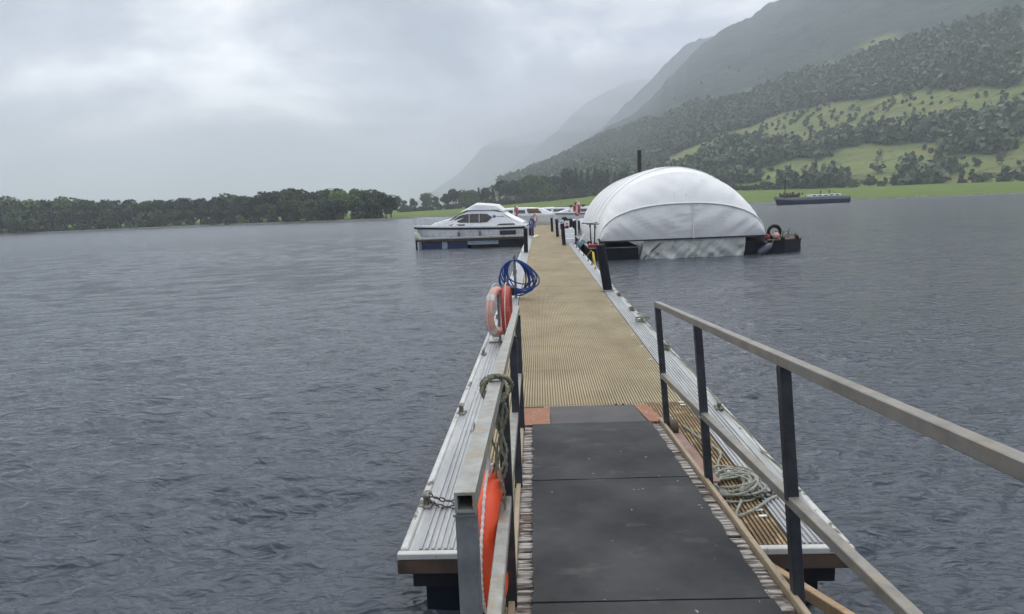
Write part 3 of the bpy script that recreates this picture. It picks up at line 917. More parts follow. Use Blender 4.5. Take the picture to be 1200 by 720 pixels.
# hedge and trees above the field right of the shed
for i in range(50):
    a = 9.5 + i * .62 + rnd.uniform(-.2, .2)
    r = 336 + rnd.uniform(0, 16)
    w_ = 'behind the white shed' if a < 18 else ('between shed and moored barge' if a < 21 else ('behind the moored barge' if a < 26 else 'right of the moored barge'))
    tree(rnd.choice(['bush_a', 'bush_b', 'bush_c', 'bush_b', 'broad_d']), a, r, rnd.uniform(2.5, 5.0), 'scrubby bush in the hedge line above the field, ' + w_, 'hedge bushes ' + w_, wide=1.3)


def hill_at(azd, el):
    """point of the near hillside seen at this bearing and elevation"""
    T = np.linspace(0.005, .99, 400); A = np.full_like(T, azd)
    X, Y, Z = near_hill(A, T)
    E = (Z - 2.27) / np.hypot(X, Y)
    i = int(np.argmax(E >= el))
    return math.hypot(X[i], Y[i]), float(Z[i])


for a, e0, e1, key, lb in ((20.75, .0085, .0352, 'conifer_a', 'tall dark conifer in the hedge line behind the dark moored boat'),
                           (21.75, .0075, .031, 'broad_b', 'dark broad tree right of the tall conifer behind the dark moored boat'),
                           (16.3, .058, .0774, 'broad_b', 'lone dark tree on the pasture slope above the right half of the white shed'),
                           (17.2, .056, .071, 'conifer_b', 'second tree right of the lone dark tree on the pasture slope'),
                           (20.0, .067, .0825, 'broad_d', 'round tree on the ridge of scrub left of the bright pasture patch'),
                           (22.9, .080, .0925, 'conifer_a', 'single small tree high on the pasture near the bright green patch'),
                           (13.6, .05, .062, 'broad_a', 'small tree on the pasture just above the crown of the white shed'),
                           (11.0, .047, .060, 'broad_b', 'dark tree right behind the brown pile on the hillside'),
                           (26.5, .080, .094, 'broad_b', 'small round tree on the far right pasture slope'),
                           (30.2, .078, .095, 'broad_c', 'wide tree on the pasture at the far right of the slope')):
    r, z = hill_at(a, e0)
    tree(key, a, r, (e1 - e0) * r * 1.05, lb, None, z=z - .5)


def hill_woods():
    rng = np.random.default_rng(3)
    n = 90000
    A = rng.uniform(-6, 42, n); T = rng.random(n) ** .8 * .96 + .005
    X, Y, Z = near_hill(A, T)
    r = np.hypot(X, Y); EL = (Z - 2.27) / r
    wood, past = cover(A, EL, X, Y)
    sparse = (past > 0) & (rng.random(n) < .012 + .07 * (fnoise(X, Y, 90, 5) > .58)) & (EL < .2)
    high = (past == 0) & (rng.random(n) < .0015) & (EL < .2)
    dens = rng.random(n) < np.clip(.50 * (r / 600) ** 0, 0, 1) * (.45 + .9 * (fnoise(X, Y, 45, 6) > .38))
    for nm, msk, big, mt in (('hillside_woodland', (wood > 0) & dens & (rng.random(n) < .75), 1.0, 'leaffar'), ('hillside_scrub', (sparse | high) & ~((wood > 0) & dens), .38, 'leaffar')):
        idx = np.nonzero(msk)[0][:17000]
        cx, cy, cz = X[idx], Y[idx], Z[idx]
        m = len(idx)
        h = (5.0 + 6.5 * rng.random(m) ** 1.4) * big; w = h * (.55 + .35 * rng.random(m))
        K = 27 if big == 1 else 22
        d = rng.normal(size=(m, K, 3)); d /= np.linalg.norm(d, axis=2)[..., None]
        cone = (rng.random(m) < .3)
        q = (.55 + .45 * rng.random((m, K, 1)))
        P = d * q * np.stack([w * .5, w * .5, h * .48], 1)[:, None, :]
        tz = (P[:, :, 2] / (h * .48)[:, None] + 1) / 2
        shrink = np.where(cone[:, None], 1.15 - tz, 1.0)
        P[:, :, 0] *= shrink; P[:, :, 1] *= shrink
        P += np.stack([cx, cy, cz + h * .5], 1)[:, None, :]
        V, F = leaf_cards(P.reshape(-1, 3), 1.0 * (1.55 if big == 1 else .9), rng)
        me = np_mesh(nm, V, F, M[mt], smooth=False)
        o = bpy.data.objects.new(nm, me); COL.objects.link(o)
        tag(o, 'dense dark woodland covering the lower mountain slope' if big == 1 else 'scattered gorse and scrub on the pasture slope', 'woodland' if big == 1 else 'scrub', kind='stuff')


hill_woods()


# ------------------------------------------------------------------ PIER
PX0, PX1, TX0, TX1, PZ = -.82, 1.56, -.46, 1.27, .45
Y0, Y1 = 3.05, 68.0
pier = thing('floating_pontoon', 'long floating walkway with tan ribbed deck and ridged aluminium side planks', 'pontoon', (.37, Y0, .0))


def build_pier():
    # deck panels with lengthwise ribs
    rng = random.Random(2)
    W_, Ln = TX1 - TX0, 1.2
    mesh = []
    for v in range(3):
        b = MB()
        n = 69
        pitch = W_ / n
        for i in range(n):
            x = TX0 + (i + .5) * pitch
            zz = rng.uniform(-.0006, .0006)
            w = .0135 * rng.uniform(.93, 1.05)
            # rib: top face and two sides only
            b.add([(x - w / 2 - .001, .004, -.012), (x - w / 2, .004, zz), (x + w / 2, .004, zz), (x + w / 2 + .001, .004, -.012),
                   (x - w / 2 - .001, Ln - .004, -.012), (x - w / 2, Ln - .004, zz), (x + w / 2, Ln - .004, zz), (x + w / 2 + .001, Ln - .004, -.012)],
                  [(0, 1, 5, 4), (1, 2, 6, 5), (2, 3, 7, 6), (0, 3, 2, 1), (4, 5, 6, 7)])
        mesh.append(b.mesh('deck_ribs', M['deck']))
    bd = MB(); bc = MB()
    for i in range(69):
        x = TX0 + (i + .5) * W_ / 69
        tgt = bd if x > .90 else bc
        w = .0125
        tgt.add([(x - w / 2 - .001, .004, -.012), (x - w / 2, .004, 0), (x + w / 2, .004, 0), (x + w / 2 + .001, .004, -.012),
                 (x - w / 2 - .001, Ln - .004, -.012), (x - w / 2, Ln - .004, 0), (x + w / 2, Ln - .004, 0), (x + w / 2 + .001, Ln - .004, -.012)],
                [(0, 1, 5, 4), (1, 2, 6, 5), (2, 3, 7, 6), (0, 3, 2, 1), (4, 5, 6, 7)])
    dirty = bd.mesh('deck_ribs', M['deckdirty']); clean = bc.mesh('deck_ribs', M['deck'])
    under = MB().box(((TX0 + TX1) / 2, Ln / 2, -.024), (W_, Ln, .022)).mesh('deck_panel', M['deck_gap'])
    y = Y0; k = 0
    while y < Y1 - .1:
        o = instance('deck_panel', under, pier, (-.37, y - Y0, PZ + rng.uniform(-.001, .001)))
        if k < 2:
            instance('rib_grating', clean, o, (0, 0, .001)); instance('rib_grating', dirty, o, (0, 0, .001))
        else:
            instance('rib_grating', mesh[k % 3], o, (0, 0, .001))
        y += Ln; k += 1
    # aluminium planks, 3.6 m modules
    for (xa, xb, side) in ((PX0 + .045, TX0 - .012, -1), (TX1 + .012, PX1 - .035, 1)):
        def prof(Lm):
            pts = []
            ra, rb = (xa + .055, xb - .012) if side < 0 else (xa + .012, xb - .03)
            x = xa; pts.append((xa, -.03)); pts.append((xa, 0)); pts.append((ra, 0))
            n = 7; p = (rb - ra) / n
            for i in range(n):
                u = ra + i * p
                pts += [(u + p * .12, .010), (u + p * .52, .010), (u + p * .64, 0), (u + p, 0)]
            pts += [(xb, 0), (xb, -.03)]
            m = MB()
            vs = [(a, 0.004, c) for a, c in pts] + [(a, Lm - .004, c) for a, c in pts]
            q = len(pts)
            return m.add(vs, [(i, i + 1, q + i + 1, q + i) for i in range(q - 1)] + [tuple(range(q - 1, -1, -1)), tuple(range(q, 2 * q))])
        me = prof(3.6).mesh('aluminium_plank', M['alum'])
        me0 = prof(3.05).mesh('aluminium_plank', M['alum'])
        y = Y0; j = 0
        while y < Y1 - .3:
            ln = 3.05 if j == 0 else 3.6
            instance('aluminium_plank', me0 if j == 0 else me, pier, (-.37, y - Y0, PZ + .001 + rng.uniform(-.0015, .0015)))
            y += ln; j += 1
    for sx, nm in ((PX0 + .02, 'edge_rail'), (PX1 - .015, 'edge_rail')):
        m = MB()
        y = Y0
        while y < Y1:
            y2 = min(y + 3.6, Y1)
            m.box((sx, (y + y2) / 2, PZ - .012), (.045, y2 - y - .012, .05), ch=.008)
            y = y2
        m.build(nm, M['edge'], pier)
    # side fascia, end beam, end flashing
    for sx in (PX0 + .06, PX1 - .06):
        MB().box((sx, (Y0 + Y1) / 2 + .1, PZ - .115), (.04, Y1 - Y0 - .2, .15)).build('side_beam', M['wood_dark'], pier)
    MB().box((.37, Y0 - .022, PZ - .012), (PX1 - PX0 + .02, .04, .035), ch=.004).build('end_flashing', M['edge'], pier)
    MB().box((.37, Y0 - .012, PZ - .075), (PX1 - PX0 + .03, .05, .085), ch=.006).build('end_beam', M['wood_dark'], pier)
    MB().box((.37, Y0 + .06, PZ - .18), (PX1 - PX0 - .1, .05, .11)).build('cross_beam', M['black'], pier)
    fl = MB()
    fl.prism([(PX0 + .1, -.35), (PX0 + .1, .24), (PX0 + .16, .29), (PX1 - .16, .29), (PX1 - .1, .24), (PX1 - .1, -.35)], 0, 2.2, lambda x, z, y: (x, y, z))
    me = fl.mesh('float', M['floatdark'])
    y = Y0 + .12
    while y < Y1 - 2.3:
        instance('float', me, pier, (-.37, y - Y0, 0)); y += 3.6
    # white deck studs along the tan edge
    st = MB().box((0, 0, 0), (.05, .022, .006), ch=.003).mesh('deck_stud', M['stud'])
    for y in (3.35, 3.42, 3.95, 4.02, 4.55, 5.35, 5.42, 6.3, 7.0, 7.65, 8.35, 9.3, 10.2, 10.95, 11.4, 12.2):
        instance('deck_stud', st, pier, (TX1 - .05 - .37, y - Y0, PZ + .006), (0, 0, rng.uniform(-.1, .1)))
    # cleats
    c = MB()
    c.box((0, 0, .008), (.07, .11, .016), ch=.003)
    c.tube([(0, -.02, .01), (0, -.02, .05)], .013, 8); c.tube([(0, .02, .01), (0, .02, .05)], .013, 8)
    c.tube([(0, -.085, .068), (0, -.05, .062), (0, 0, .056), (0, .05, .062), (0, .085, .068)], [.009, .014, .016, .014, .009], 8)
    cm = c.mesh('cleat', M['cleat'], True)
    b = MB()
    b.box((0, 0, .01), (.075, .095, .02), ch=.004); b.box((0, 0, .045), (.032, .05, .06), ch=.006); b.box((0, 0, .078), (.05, .075, .028), ch=.009)
    bm_ = b.mesh('cleat', M['cleat'])
    for y in (3.557, 5.28, 7.5, 10.0, 12.9, 16.4, 20, 24.5, 29, 33):
        instance('cleat', bm_ if y < 6 else cm, pier, (-.765 - .37, y - Y0, PZ), (0, 0, rng.uniform(-.2, .2)))
    for y in (3.667, 5.216, 7.456, 9.314, 10.32, 12.01, 15.0, 17.2, 18.3, 19.7, 21.8, 24.2, 26, 28, 31, 34, 38, 44):
        instance('cleat', cm, pier, (1.50 - .37, y - Y0, PZ + .008), (0, 0, rng.uniform(-.2, .2)))
    ring = MB().torus((0, 0, .035), .033, .006, 'X', 16, 6)
    ring.box((0, 0, .004), (.05, .03, .008))
    ring.build('lifting_ring', M['galv'], pier, local=True, smooth=True).location = (-.60 - .37, 4.82 - Y0, PZ + .008)


build_pier()


# ------------------------------------------------------------------ ROPES AND CHAINS
def resample(pts, step):
    pts = [Vector(p) for p in pts]
    # catmull-rom
    out = []
    n = len(pts)
    for i in range(n - 1):
        p0 = pts[max(i - 1, 0)]; p1 = pts[i]; p2 = pts[i + 1]; p3 = pts[min(i + 2, n - 1)]
        k = max(2, int((p2 - p1).length / step))
        for j in range(k):
            t = j / k
            out.append(.5 * ((2 * p1) + (p2 - p0) * t + (2 * p0 - 5 * p1 + 4 * p2 - p3) * t * t + (3 * p1 - p0 - 3 * p2 + p3) * t ** 3))
    out.append(pts[-1])
    return out


def rope(m, pts, r, step=.012, lay=.05, sides=5):
    P = resample(pts, step)
    if len(P) < 3: return
    x = None; d = 0
    S3 = [[], [], []]
    for i, p in enumerate(P):
        t = (P[min(i + 1, len(P) - 1)] - P[max(i - 1, 0)]).normalized()
        if x is None: x = t.orthogonal().normalized()
        x = (x - t * x.dot(t)).normalized(); y = t.cross(x)
        if i: d += (p - P[i - 1]).length
        for k in range(3):
            a = d / lay * 6.28 + k * 2.094
            S3[k].append(p + (x * math.cos(a) + y * math.sin(a)) * r * .5)
    for s in S3: m.tube(s, r * .58, sides)


def chain(m, pts, link=.036, wire=.0042):
    P = resample(pts, link * .25)
    # walk
    acc = 0; last = P[0]; marks = [P[0]]
    for p in P[1:]:
        acc += (p - last).length; last = p
        if acc >= link * .74: marks.append(p); acc = 0
    for i in range(len(marks) - 1):
        a, b = marks[i], marks[i + 1]
        t = (b - a).normalized(); side = t.cross(Vector((0, 0, 1))).normalized(); up = side.cross(t)
        w = side if i % 2 else up
        w = (w + (up if i % 2 else side) * .3).normalized()
        c = (a + b) / 2; hl = link / 2; hw = link * .30
        loop = []
        for k in range(12):
            th = 2 * math.pi * k / 12
            loop.append(c + t * (hl - hw * .4) * math.cos(th) * (1.0) + w * hw * math.sin(th))
        m.tube(loop, wire, 5, closed=True)


# ------------------------------------------------------------------ GANGWAY
GS = .0690
gang = thing('gangway', 'sloping steel gangway with black rubber mats and two handrails', 'gangway', (0, 5.0, .5104), (-math.atan(GS), 0, .0130))


def build_gangway():
    g = gang
    rng = random.Random(4)
    A = dict(parent=g, local=True)
    # rubber mats (u from -.115 to .815); y' = Y-5
    seams = [(-.300, -1.495), (-1.507, -2.785), (-2.797, -4.3), (-4.312, -5.9)]
    for (ya, yb) in seams:
        m = MB()
        n = 26
        left = [(-.118 + .004 * math.sin(i * 1.7 + ya) + rng.uniform(-.002, .002), ya + (yb - ya) * i / n) for i in range(n + 1)]
        right = [(.818 + .005 * math.sin(i * 1.3 + ya * 2) + rng.uniform(-.003, .003), ya + (yb - ya) * i / n) for i in range(n + 1)]
        P = []
        for i in range(n + 1):
            xl, xr = left[i][0], right[i][0]
            P.append([(xl + (xr - xl) * j / 16, left[i][1], .012 + .0022 * mnoise.noise(Vector((j * .35, left[i][1] * 3, ya))) + (.003 if i in (0, n) else 0)) for j in range(17)])
        m.grid(P, True)
        # edges
        for side in (0, -1):
            e = [P[i][side] for i in range(n + 1)]
            m.grid([[p, (p[0], p[1], 0)] for p in e], side == 0)
        for row in (P[0], P[-1]):
            m.grid([list(row), [(p[0], p[1], 0) for p in row]], row is P[-1])
        m.build('rubber_mat', M['rubber'], smooth=False, **A)
    # ribbed tread boards under the mats
        bds = []
    for v in range(4):
        m = MB()
        wd = .094
        m.box((.348, 0, -.013), (1.075, wd, .014))
        for k in range(3):
            yy = -wd / 2 + wd * (k + .5) / 3 + rng.uniform(-.004, .004)
            xa = -.189 + rng.uniform(0, .006); xb = .885 - rng.uniform(0, .008)
            for (a, b) in ((xa, -.13), (.83, xb)):
                m.box(((a + b) / 2, yy, -.0045), (b - a, rng.uniform(.024, .031), .0035), ch=.001)
            m.box((.35, yy, -.003), (.955, .022, .0030))
        bds.append(m.mesh('tread_board', M['tread']))
    y = -.36
    k = 0
    while y > -6.2:
        instance('tread_board', bds[k % 4], g, (rng.uniform(-.003, .003), y, rng.uniform(-.0015, .0015)), (0, 0, rng.uniform(-.006, .006)))
        y -= .102; k += 1
    # kerb angle bars
    for u in (-.202, .905):
        m = MB()
        m.box((u, -3.1, .002), (.026, 5.7, .044), ch=.003)
        m.box((u + (.02 if u < 0 else -.02), -3.1, -.0225), (.03, 5.7, .006))
        m.build('kerb_bar', M['kerb'], **A)
    for u in (-.205, .908):
        MB().box((u, -3.1, -.13), (.05, 5.9, .20)).build('side_stringer', M['postdark'], **A)
    for yy in (-.5, -1.6, -2.7, -3.8, -4.9):
        MB().box((.35, yy, -.10), (1.05, .06, .12)).build('cross_member', M['postdark'], **A)
    # hinged transition flap and its orange-painted ends
    fy0, fy1 = -.30, .262
    m = MB()
    P = [[(.036 + (-.006 + .0 * t) + (.735) * j / 10 + (.035 * (1 - t) * j / 10), fy0 + (fy1 - fy0) * t + .0 * j, .006 + .0012 * math.sin(j * 1.1)) for j in range(11)] for t in (0, .33, .66, 1)]
    m.grid(P)
    m.grid([P[-1], [(p[0], p[1], -.012) for p in P[-1]]])
    m.build('transition_flap', M['flap'], **A)
    for k in range(2):
        MB().tube([(.62 + .06 * k, fy1 - .01, .008), (.62 + .06 * k, fy1 - .01, .016)], .009, 8).build('bolt', M['black'], **A)
    for (a, b, c, d) in ((-.213, .028, -.213, .024), (.770, .885, .812, .94)):
        m = MB()
        m.prism([(a, fy1 - .03), (b, fy1 - .03), (d, fy0 + .006), (c, fy0 + .006)][::-1], -.004, .008)
        m.build('orange_end_plate', M['orange_rust'], **A)
    MB().box((-.12, fy1 - .008, .0), (.2, .03, .02)).build('hinge_strip', M['wood_dark'], **A)
    # roller at the right post foot
    m = MB(); m.tube([(.94, -.42, -.005), (1.0, -.42, -.005)], .055, 18)
    m.build('roller', M['wood_dark'], smooth=True, **A)
    m = MB(); m.box((.97, -.9, -.045), (.10, 1.1, .012))
    m.build('rusty_plate', pm('rusty_pink_plate', (.30, .20, .17), (.20, .12, .09), scale=8, rough=.8), **A)
    # handrails -----------------------------------------------------
    t = .041
    ys = [-.40, -1.54, -2.77, -3.97]
    # left
    ul = -.214
    m = MB()
    # open square tube: near end shows its hollow
    ya, yb = -3.97, -.08
    for (dx, dz, w, h) in ((0, t / 2 - .003, t, .006), (0, -t / 2 + .003, t, .006), (-t / 2 + .003, 0, .006, t - .012), (t / 2 - .003, 0, .006, t - .012)):
        m.box((ul + dx, (ya + yb) / 2, .93 + dz), (w, yb - ya, h))
    m.box((ul, ya + .35, .93), (t - .013, .01, t - .013))
    m.build('top_rail', M['rail'], **A)
    m = MB(); m.bar((ul + .012, -4.6, .435), (ul + .004, -.36, .435), .042, .042, ch=.003); m.build('mid_rail', M['rail'], **A)
    for i, yy in enumerate(ys):
        if i == 3:
            m = MB(); m.box((ul, yy + .021, .4535), (t, t, .909), ch=.003); m.build('post', M['galv'], **A)
            m = MB(); m.box((ul - .001, yy - .0015, .905), (t + .004, .004, .004)); m.build('weld', M['galv'], **A)
        else:
            MB().box((ul + .012, yy, .4515), (.044, .044, .914), ch=.003).build('post', M['postdark'], **A)
    # right: leans inwards a little
    ur0, ur1 = .930, .868
    yn = -5.4
    m = MB(); m.bar((ur1, yn, .952), (ur1, -.385, .952), t, t, ch=.003); m.build('top_rail', M['raildark'], **A)
    m = MB(); m.bar((ur0 - .028, yn, .40), (ur0 - .028, -.385, .40), t, t, ch=.003); m.build('mid_rail', M['raildark'], **A)
    for yy in ys + [-5.1]:
        m = MB(); m.bar((ur0 + .004, yy, -.12), (ur1 + .002, yy, .931), .042, .042, up=(0, 1, 0), ch=.003); m.build('post', M['postdark'], **A)
    # raking brace under the right side
    m = MB(); m.bar((.99, -1.72, -.30), (1.52, -3.0, -.30), .045, .06, ch=.004); m.build('raking_brace', M['timber'], **A)
    # loose yellow lashing lines left of the kerb
    m = MB()
    for k in range(3):
        rope(m, [(-.235 + .012 * k, -1.0, -.01), (-.232 + .012 * k, -2.0, -.03 + .01 * k), (-.236 + .012 * k, -3.2, -.02)], .006, .03)
    m.build('lashing_line', M['ropeyellow'], **A)


build_gangway()
gm = wm(gang)


def G(u, y, h): return gm @ Vector((u, y, h))


# rope turns over the left rail
def rail_rope():
    m = MB()
    rng = random.Random(9)
    c0 = G(-.214, -2.96, .93)
    for k in range(4):
        rr = .036 + .004 * k
        pts = []
        for i in range(15):
            a = 2 * math.pi * i / 14
            pts.append(c0 + Vector((rr * math.cos(a) * 1.15, -.01 + .017 * k + .035 * math.sin(a + k) - .02, rr * math.sin(a) - .004)))
        rope(m, pts, .0075, .01)
    # tail hanging inside the rail to the orange buoy
    for k in range(5):
        p0 = c0 + Vector((-.01 + .01 * k, -.02, -.04))
        pts = [p0]
        for j in range(1, 8):
            pts.append(p0 + Vector((.012 * math.sin(j * 1.9 + k * 2) - .004 * j + .01 * (k % 2), (.02 - .004 * k) * j, -.062 * j - .012 * math.sin(j * 1.3 + k))))
        rope(m, pts, .0062, .02)
    o = m.build('mooring_rope', M['ropegreen'], loc=c0)
    tag(o, 'mossy grey-green rope knotted over the left handrail with its tails hanging down', 'rope')


rail_rope()


# orange lifebuoy under the left rail
def orange_buoy():
    c = Vector((-.235, 2.17, 1.02))
    t = thing('lifebuoy', 'bright orange lifebuoy hanging edge-on under the left handrail beside the gangway', 'lifebuoy', tuple(c))
    m = MB()
    n = 48
    pts = []
    for i in range(n):
        a = 2 * math.pi * i / n
        pts.append((0.0, .20 * math.cos(a), .20 * math.sin(a)))
    m.tube(pts, [.058 + .004 * math.cos(8 * math.pi * i / n) for i in range(n)], 14, closed=True)
    m.build('ring', M['orange'], t, smooth='all', local=True)
    m = MB()
    pts = []
    for k in range(4):
        for d in (0, .35, .78, 1.2):
            a = math.pi / 4 + k * math.pi / 2 + d
            rr = .262 + .02 * math.sin(d / 1.57 * math.pi)
            pts.append((.01, rr * math.cos(a), rr * math.sin(a)))
    pts.append(pts[0])
    rope(m, pts, .0065, .02)
    m.build('grab_line', M['whiterope'], t, local=True)
    # strap to the rail
    MB().box((.01, 0, .30), (.012, .035, .16)).build('strap', M['whiterope'], t, local=True)
    t.rotation_euler = (0, 0, R(-3))


orange_buoy()


# coil of rope on the deck by the right edge plank, chain to the cleat
def deck_rope():
    m = MB()
    rng = random.Random(6)
    c = Vector((1.13, 3.70, PZ + .012))
    pts = []
    for k in range(11):
        rx, ry = .16 + rng.uniform(-.06, .05), .13 + rng.uniform(-.05, .06)
        ox, oy = rng.uniform(-.05, .05), rng.uniform(-.06, .06)
        for i in range(10):
            a = 2 * math.pi * i / 10 + .2 * k
            pts.append(c + Vector((ox + rx * math.cos(a) + .28 * ry * math.sin(a), oy + ry * math.sin(a), .006 + .0042 * k + .008 * math.sin(a * 2 + k))))
    rope(m, pts, .0085, .014, sides=5)
    rope(m, [c + Vector((.02, -.19, .01)), c + Vector((-.06, -.36, .004)), c + Vector((.06, -.30, .01)), c + Vector((.2, -.17, .008)), (1.44, 3.60, PZ + .02), (1.50, 3.667, PZ + .06)], .0095, .014)
    rope(m, [c + Vector((-.02, .12, .02)), c + Vector((.03, .34, .01)), c + Vector((.10, .55, .01)), c + Vector((.02, .85, .008)), c + Vector((-.03, 1.1, .006))], .0085, .014)
    rope(m, [(1.50, 3.60, PZ + .06), (1.46, 3.68, PZ + .09), (1.53, 3.72, PZ + .06), (1.47, 3.62, PZ + .05), (1.54, 3.60, PZ + .03)], .0085, .012)
    o = m.build('coiled_rope', M['rope'], loc=tuple(c))
    tag(o, 'coil of grey rope lying on the ribbed deck beside the right handrail post', 'rope')
    m = MB()
    chain(m, [(1.50, 3.66, PZ + .06), (1.42, 3.63, PZ + .035), (1.30, 3.56, PZ + .02), (1.18, 3.54, PZ + .05), (1.08, 3.52, PZ + .05)], .062, .0075)
    tag(m.build('chain', M['chain'], loc=(1.3, 3.56, PZ)), 'dark chain running from the rope coil to the right edge cleat', 'chain')
    m = MB()
    a = Vector((-.765, 3.56, PZ + .085)); b = G(-.235, -3.2, .2)
    chain(m, [a, a + Vector((.06, -.01, -.03)), a + Vector((.20, -.04, -.045)), a + Vector((.36, -.07, -.02)), (-.29, 3.46, PZ + .12)], .050, .0045)
    chain(m, [a + Vector((0, -.02, -.03)), a + Vector((.09, -.05, -.065)), a + Vector((.22, -.06, -.066)), a + Vector((.36, -.10, -.045)), (-.29, 3.42, PZ + .1)], .050, .0045)
    tag(m.build('chain', M['chain'], loc=tuple(a)), 'short doubled chain from the nearest left cleat to the gangway', 'chain')
    # mooring line run along the right edge between cleats
    m = MB()
    ys = [3.667, 5.216, 7.456, 9.314, 10.32, 12.01, 15.0]
    for i in range(len(ys) - 1):
        ya, yb = ys[i], ys[i + 1]
        P = [(1.50, ya, PZ + .05)] + [(1.545 + .012 * math.sin(k * 2.1 + i), ya + (yb - ya) * k / 6, PZ + .018 + .01 * math.sin(k * 1.7 + i)) for k in range(1, 6)] + [(1.50, yb, PZ + .05)]
        rope(m, P, .008, .03)
    # loops round the cleat at 9.3
    for k in range(4):
        P = [(1.50 + (.085 + .01 * k) * math.cos(a), 9.33 + (.10 + .012 * k) * math.sin(a) - .05 * k, PZ + .03 + .022 * k + .02 * math.sin(a + k)) for a in [j * .7 for j in range(10)]]
        rope(m, P, .008, .02)
    for yy in (7.456, 10.32, 12.0):
        for k in range(2):
            P = [(1.50 + .05 * math.cos(a), yy + .07 * math.sin(a), PZ + .035 + .015 * k) for a in [j * .7 for j in range(10)]]
            rope(m, P, .008, .02)
    tag(m.build('edge_rope', M['ropegreen'], loc=(1.5, 9.3, PZ)), 'thin dark rope led from cleat to cleat along the right edge of the pontoon', 'rope')


deck_rope()


# ------------------------------------------------------------------ LIFEBUOY STAND, HOSE, PILES
def buoy(t, mat, band, R1=.285, r=.058):
    m = MB(); m.torus((0, 0, 0), R1, r, 'X', 40, 14); m.build('ring', mat, t, smooth='all', local=True)
    for k in range(4):
        a0 = math.pi / 4 + k * math.pi / 2
        q = MB(); q.tube([(0, R1 * math.cos(a0 + d), R1 * math.sin(a0 + d)) for d in (-.16, -.08, 0, .08, .16)], r * 1.06, 14, caps=False)
        q.build('band', band, t, smooth='all', local=True)
    m = MB(); pts = []
    for k in range(4):
        for d in (0, .5, 1.07):
            a = math.pi / 4 + k * math.pi / 2 + d
            rr = R1 + r + .012 + .035 * math.sin(d / 1.57 * math.pi)
            pts.append((.0, rr * math.cos(a), rr * math.sin(a)))
    pts.append(pts[0]); P = resample(pts, .05)
    m.tube(P, .006, 5); m.build('grab_line', M['whiterope'], t, local=True)


def stand_and_buoys():
    s = thing('lifebuoy_stand', 'thin metal post with flat foot carrying lifebuoys on the left pontoon edge', 'stand', (-.60, 8.20, PZ))
    MB().tube([(-.60, 8.20, PZ + .01), (-.60, 8.20, PZ + .66)], .02, 10).build('pole', M['galv'], s, smooth=True)
    MB().box((-.62, 8.15, PZ + .016), (.26, .05, .014)).build('foot_plate', M['cleat'], s)
    m = MB(); m.bar((-.60, 8.17, PZ + .13), (-.66, 8.10, PZ + .10), .02); m.bar((-.60, 8.17, PZ + .13), (-.50, 8.2, PZ + .10), .02); m.build('bracket', M['galv'], s)
    MB().box((-.50, 8.55, PZ + .66), (.22, .28, .11), ch=.01).build('junction_box', M['black'], s)
    MB().tube([(-.50, 8.55, PZ), (-.50, 8.55, PZ + .62)], .02, 8).build('box_post', M['postdark'], s)
    a = thing('lifebuoy', 'faded pink lifebuoy turned towards the water on the stand, nearer of the pair', 'lifebuoy', (-.625, 8.13, .885), (0, 0, R(-15)), 'pair of lifebuoys on the near stand')
    buoy(a, M['pink'], M['whiterope'])
    # torn white patch
    MB().box((-.055, -.05, .05), (.03, .22, .19), (0.2, .1, .3), ch=.01).build('torn_cover', M['whitecloth'], a, local=True)
    b = thing('lifebuoy', 'red lifebuoy seen edge-on on the stand behind the faded pink one', 'lifebuoy', (-.485, 8.18, .885), (0, 0, R(-1)), 'pair of lifebuoys on the near stand')
    buoy(b, M['redbuoy'], M['redbuoy'])


stand_and_buoys()


def hose_stand(x, y, h, label_p, label_h, cols, loops=11, sc=1.0, seed=1, wsc=1.0):
    rng = random.Random(seed)
    s = thing('hose_post', label_p, 'post', (x, y, PZ))
    MB().box((x, y, PZ + h / 2), (.05, .05, h), ch=.005).build('post', M['galv'], s)
    MB().box((x, y - .01, PZ + h * .62), (.075, .075, .09), ch=.01).build('tap_box', M['galv'], s)
    m = MB(); m.tube([(x, y - .02, PZ + h - .06), (x, y - .10, PZ + h - .04), (x + .03, y - .16, PZ + h - .01), (x + .02, y - .16, PZ + h + .03)], .012, 8)
    m.tube([(x - .01, y, PZ + h - .02), (x + .02, y, PZ + h + .03), (x + .07, y, PZ + h + .02), (x + .08, y, PZ + h - .05)], .010, 8)
    m.build('hook', M['galv'], s, smooth=True)
    MB().box((x, y, PZ + .006), (.13, .13, .012)).build('base_plate', M['galv'], s)
    m = MB()
    for k in range(loops):
        w = (.20 + .17 * rng.random()) * sc * wsc; hh = (.48 + .24 * rng.random()) * sc
        ox = (.04 + rng.uniform(-.06, .07)) * sc; dy = -.05 - .012 * k
        pts = []
        for i in range(25):
            a = 2 * math.pi * i / 24
            yy = -math.cos(a)
            pts.append((x + ox * (1 - yy) + w * math.sin(a) * (1 - .18 * yy) + .012 * math.sin(3 * a + k), y + dy + .02 * math.sin(a + k), PZ + h - .09 * sc - hh / 2 + hh / 2 * yy))
        m.tube(pts, .0145, 6)
    o = m.build('coiled_hose', cols, smooth=True, loc=(x, y, PZ + h * .5))
    tag(o, label_h, 'hose')


hose_stand(-.535, 12.25, .87, 'grey metal post with hook holding the nearer blue hose', 'big coil of blue hose hanging on the nearer post left of the deck', M['blue_hose'], 12, 1.0, 3)
hose_stand(-.50, 36.0, 1.2, 'slim post with a second blue hose far down the pontoon', 'second smaller bundle of blue hose on the post by the finger pontoon', M['blue_hose'], 8, .95, 8, .42)


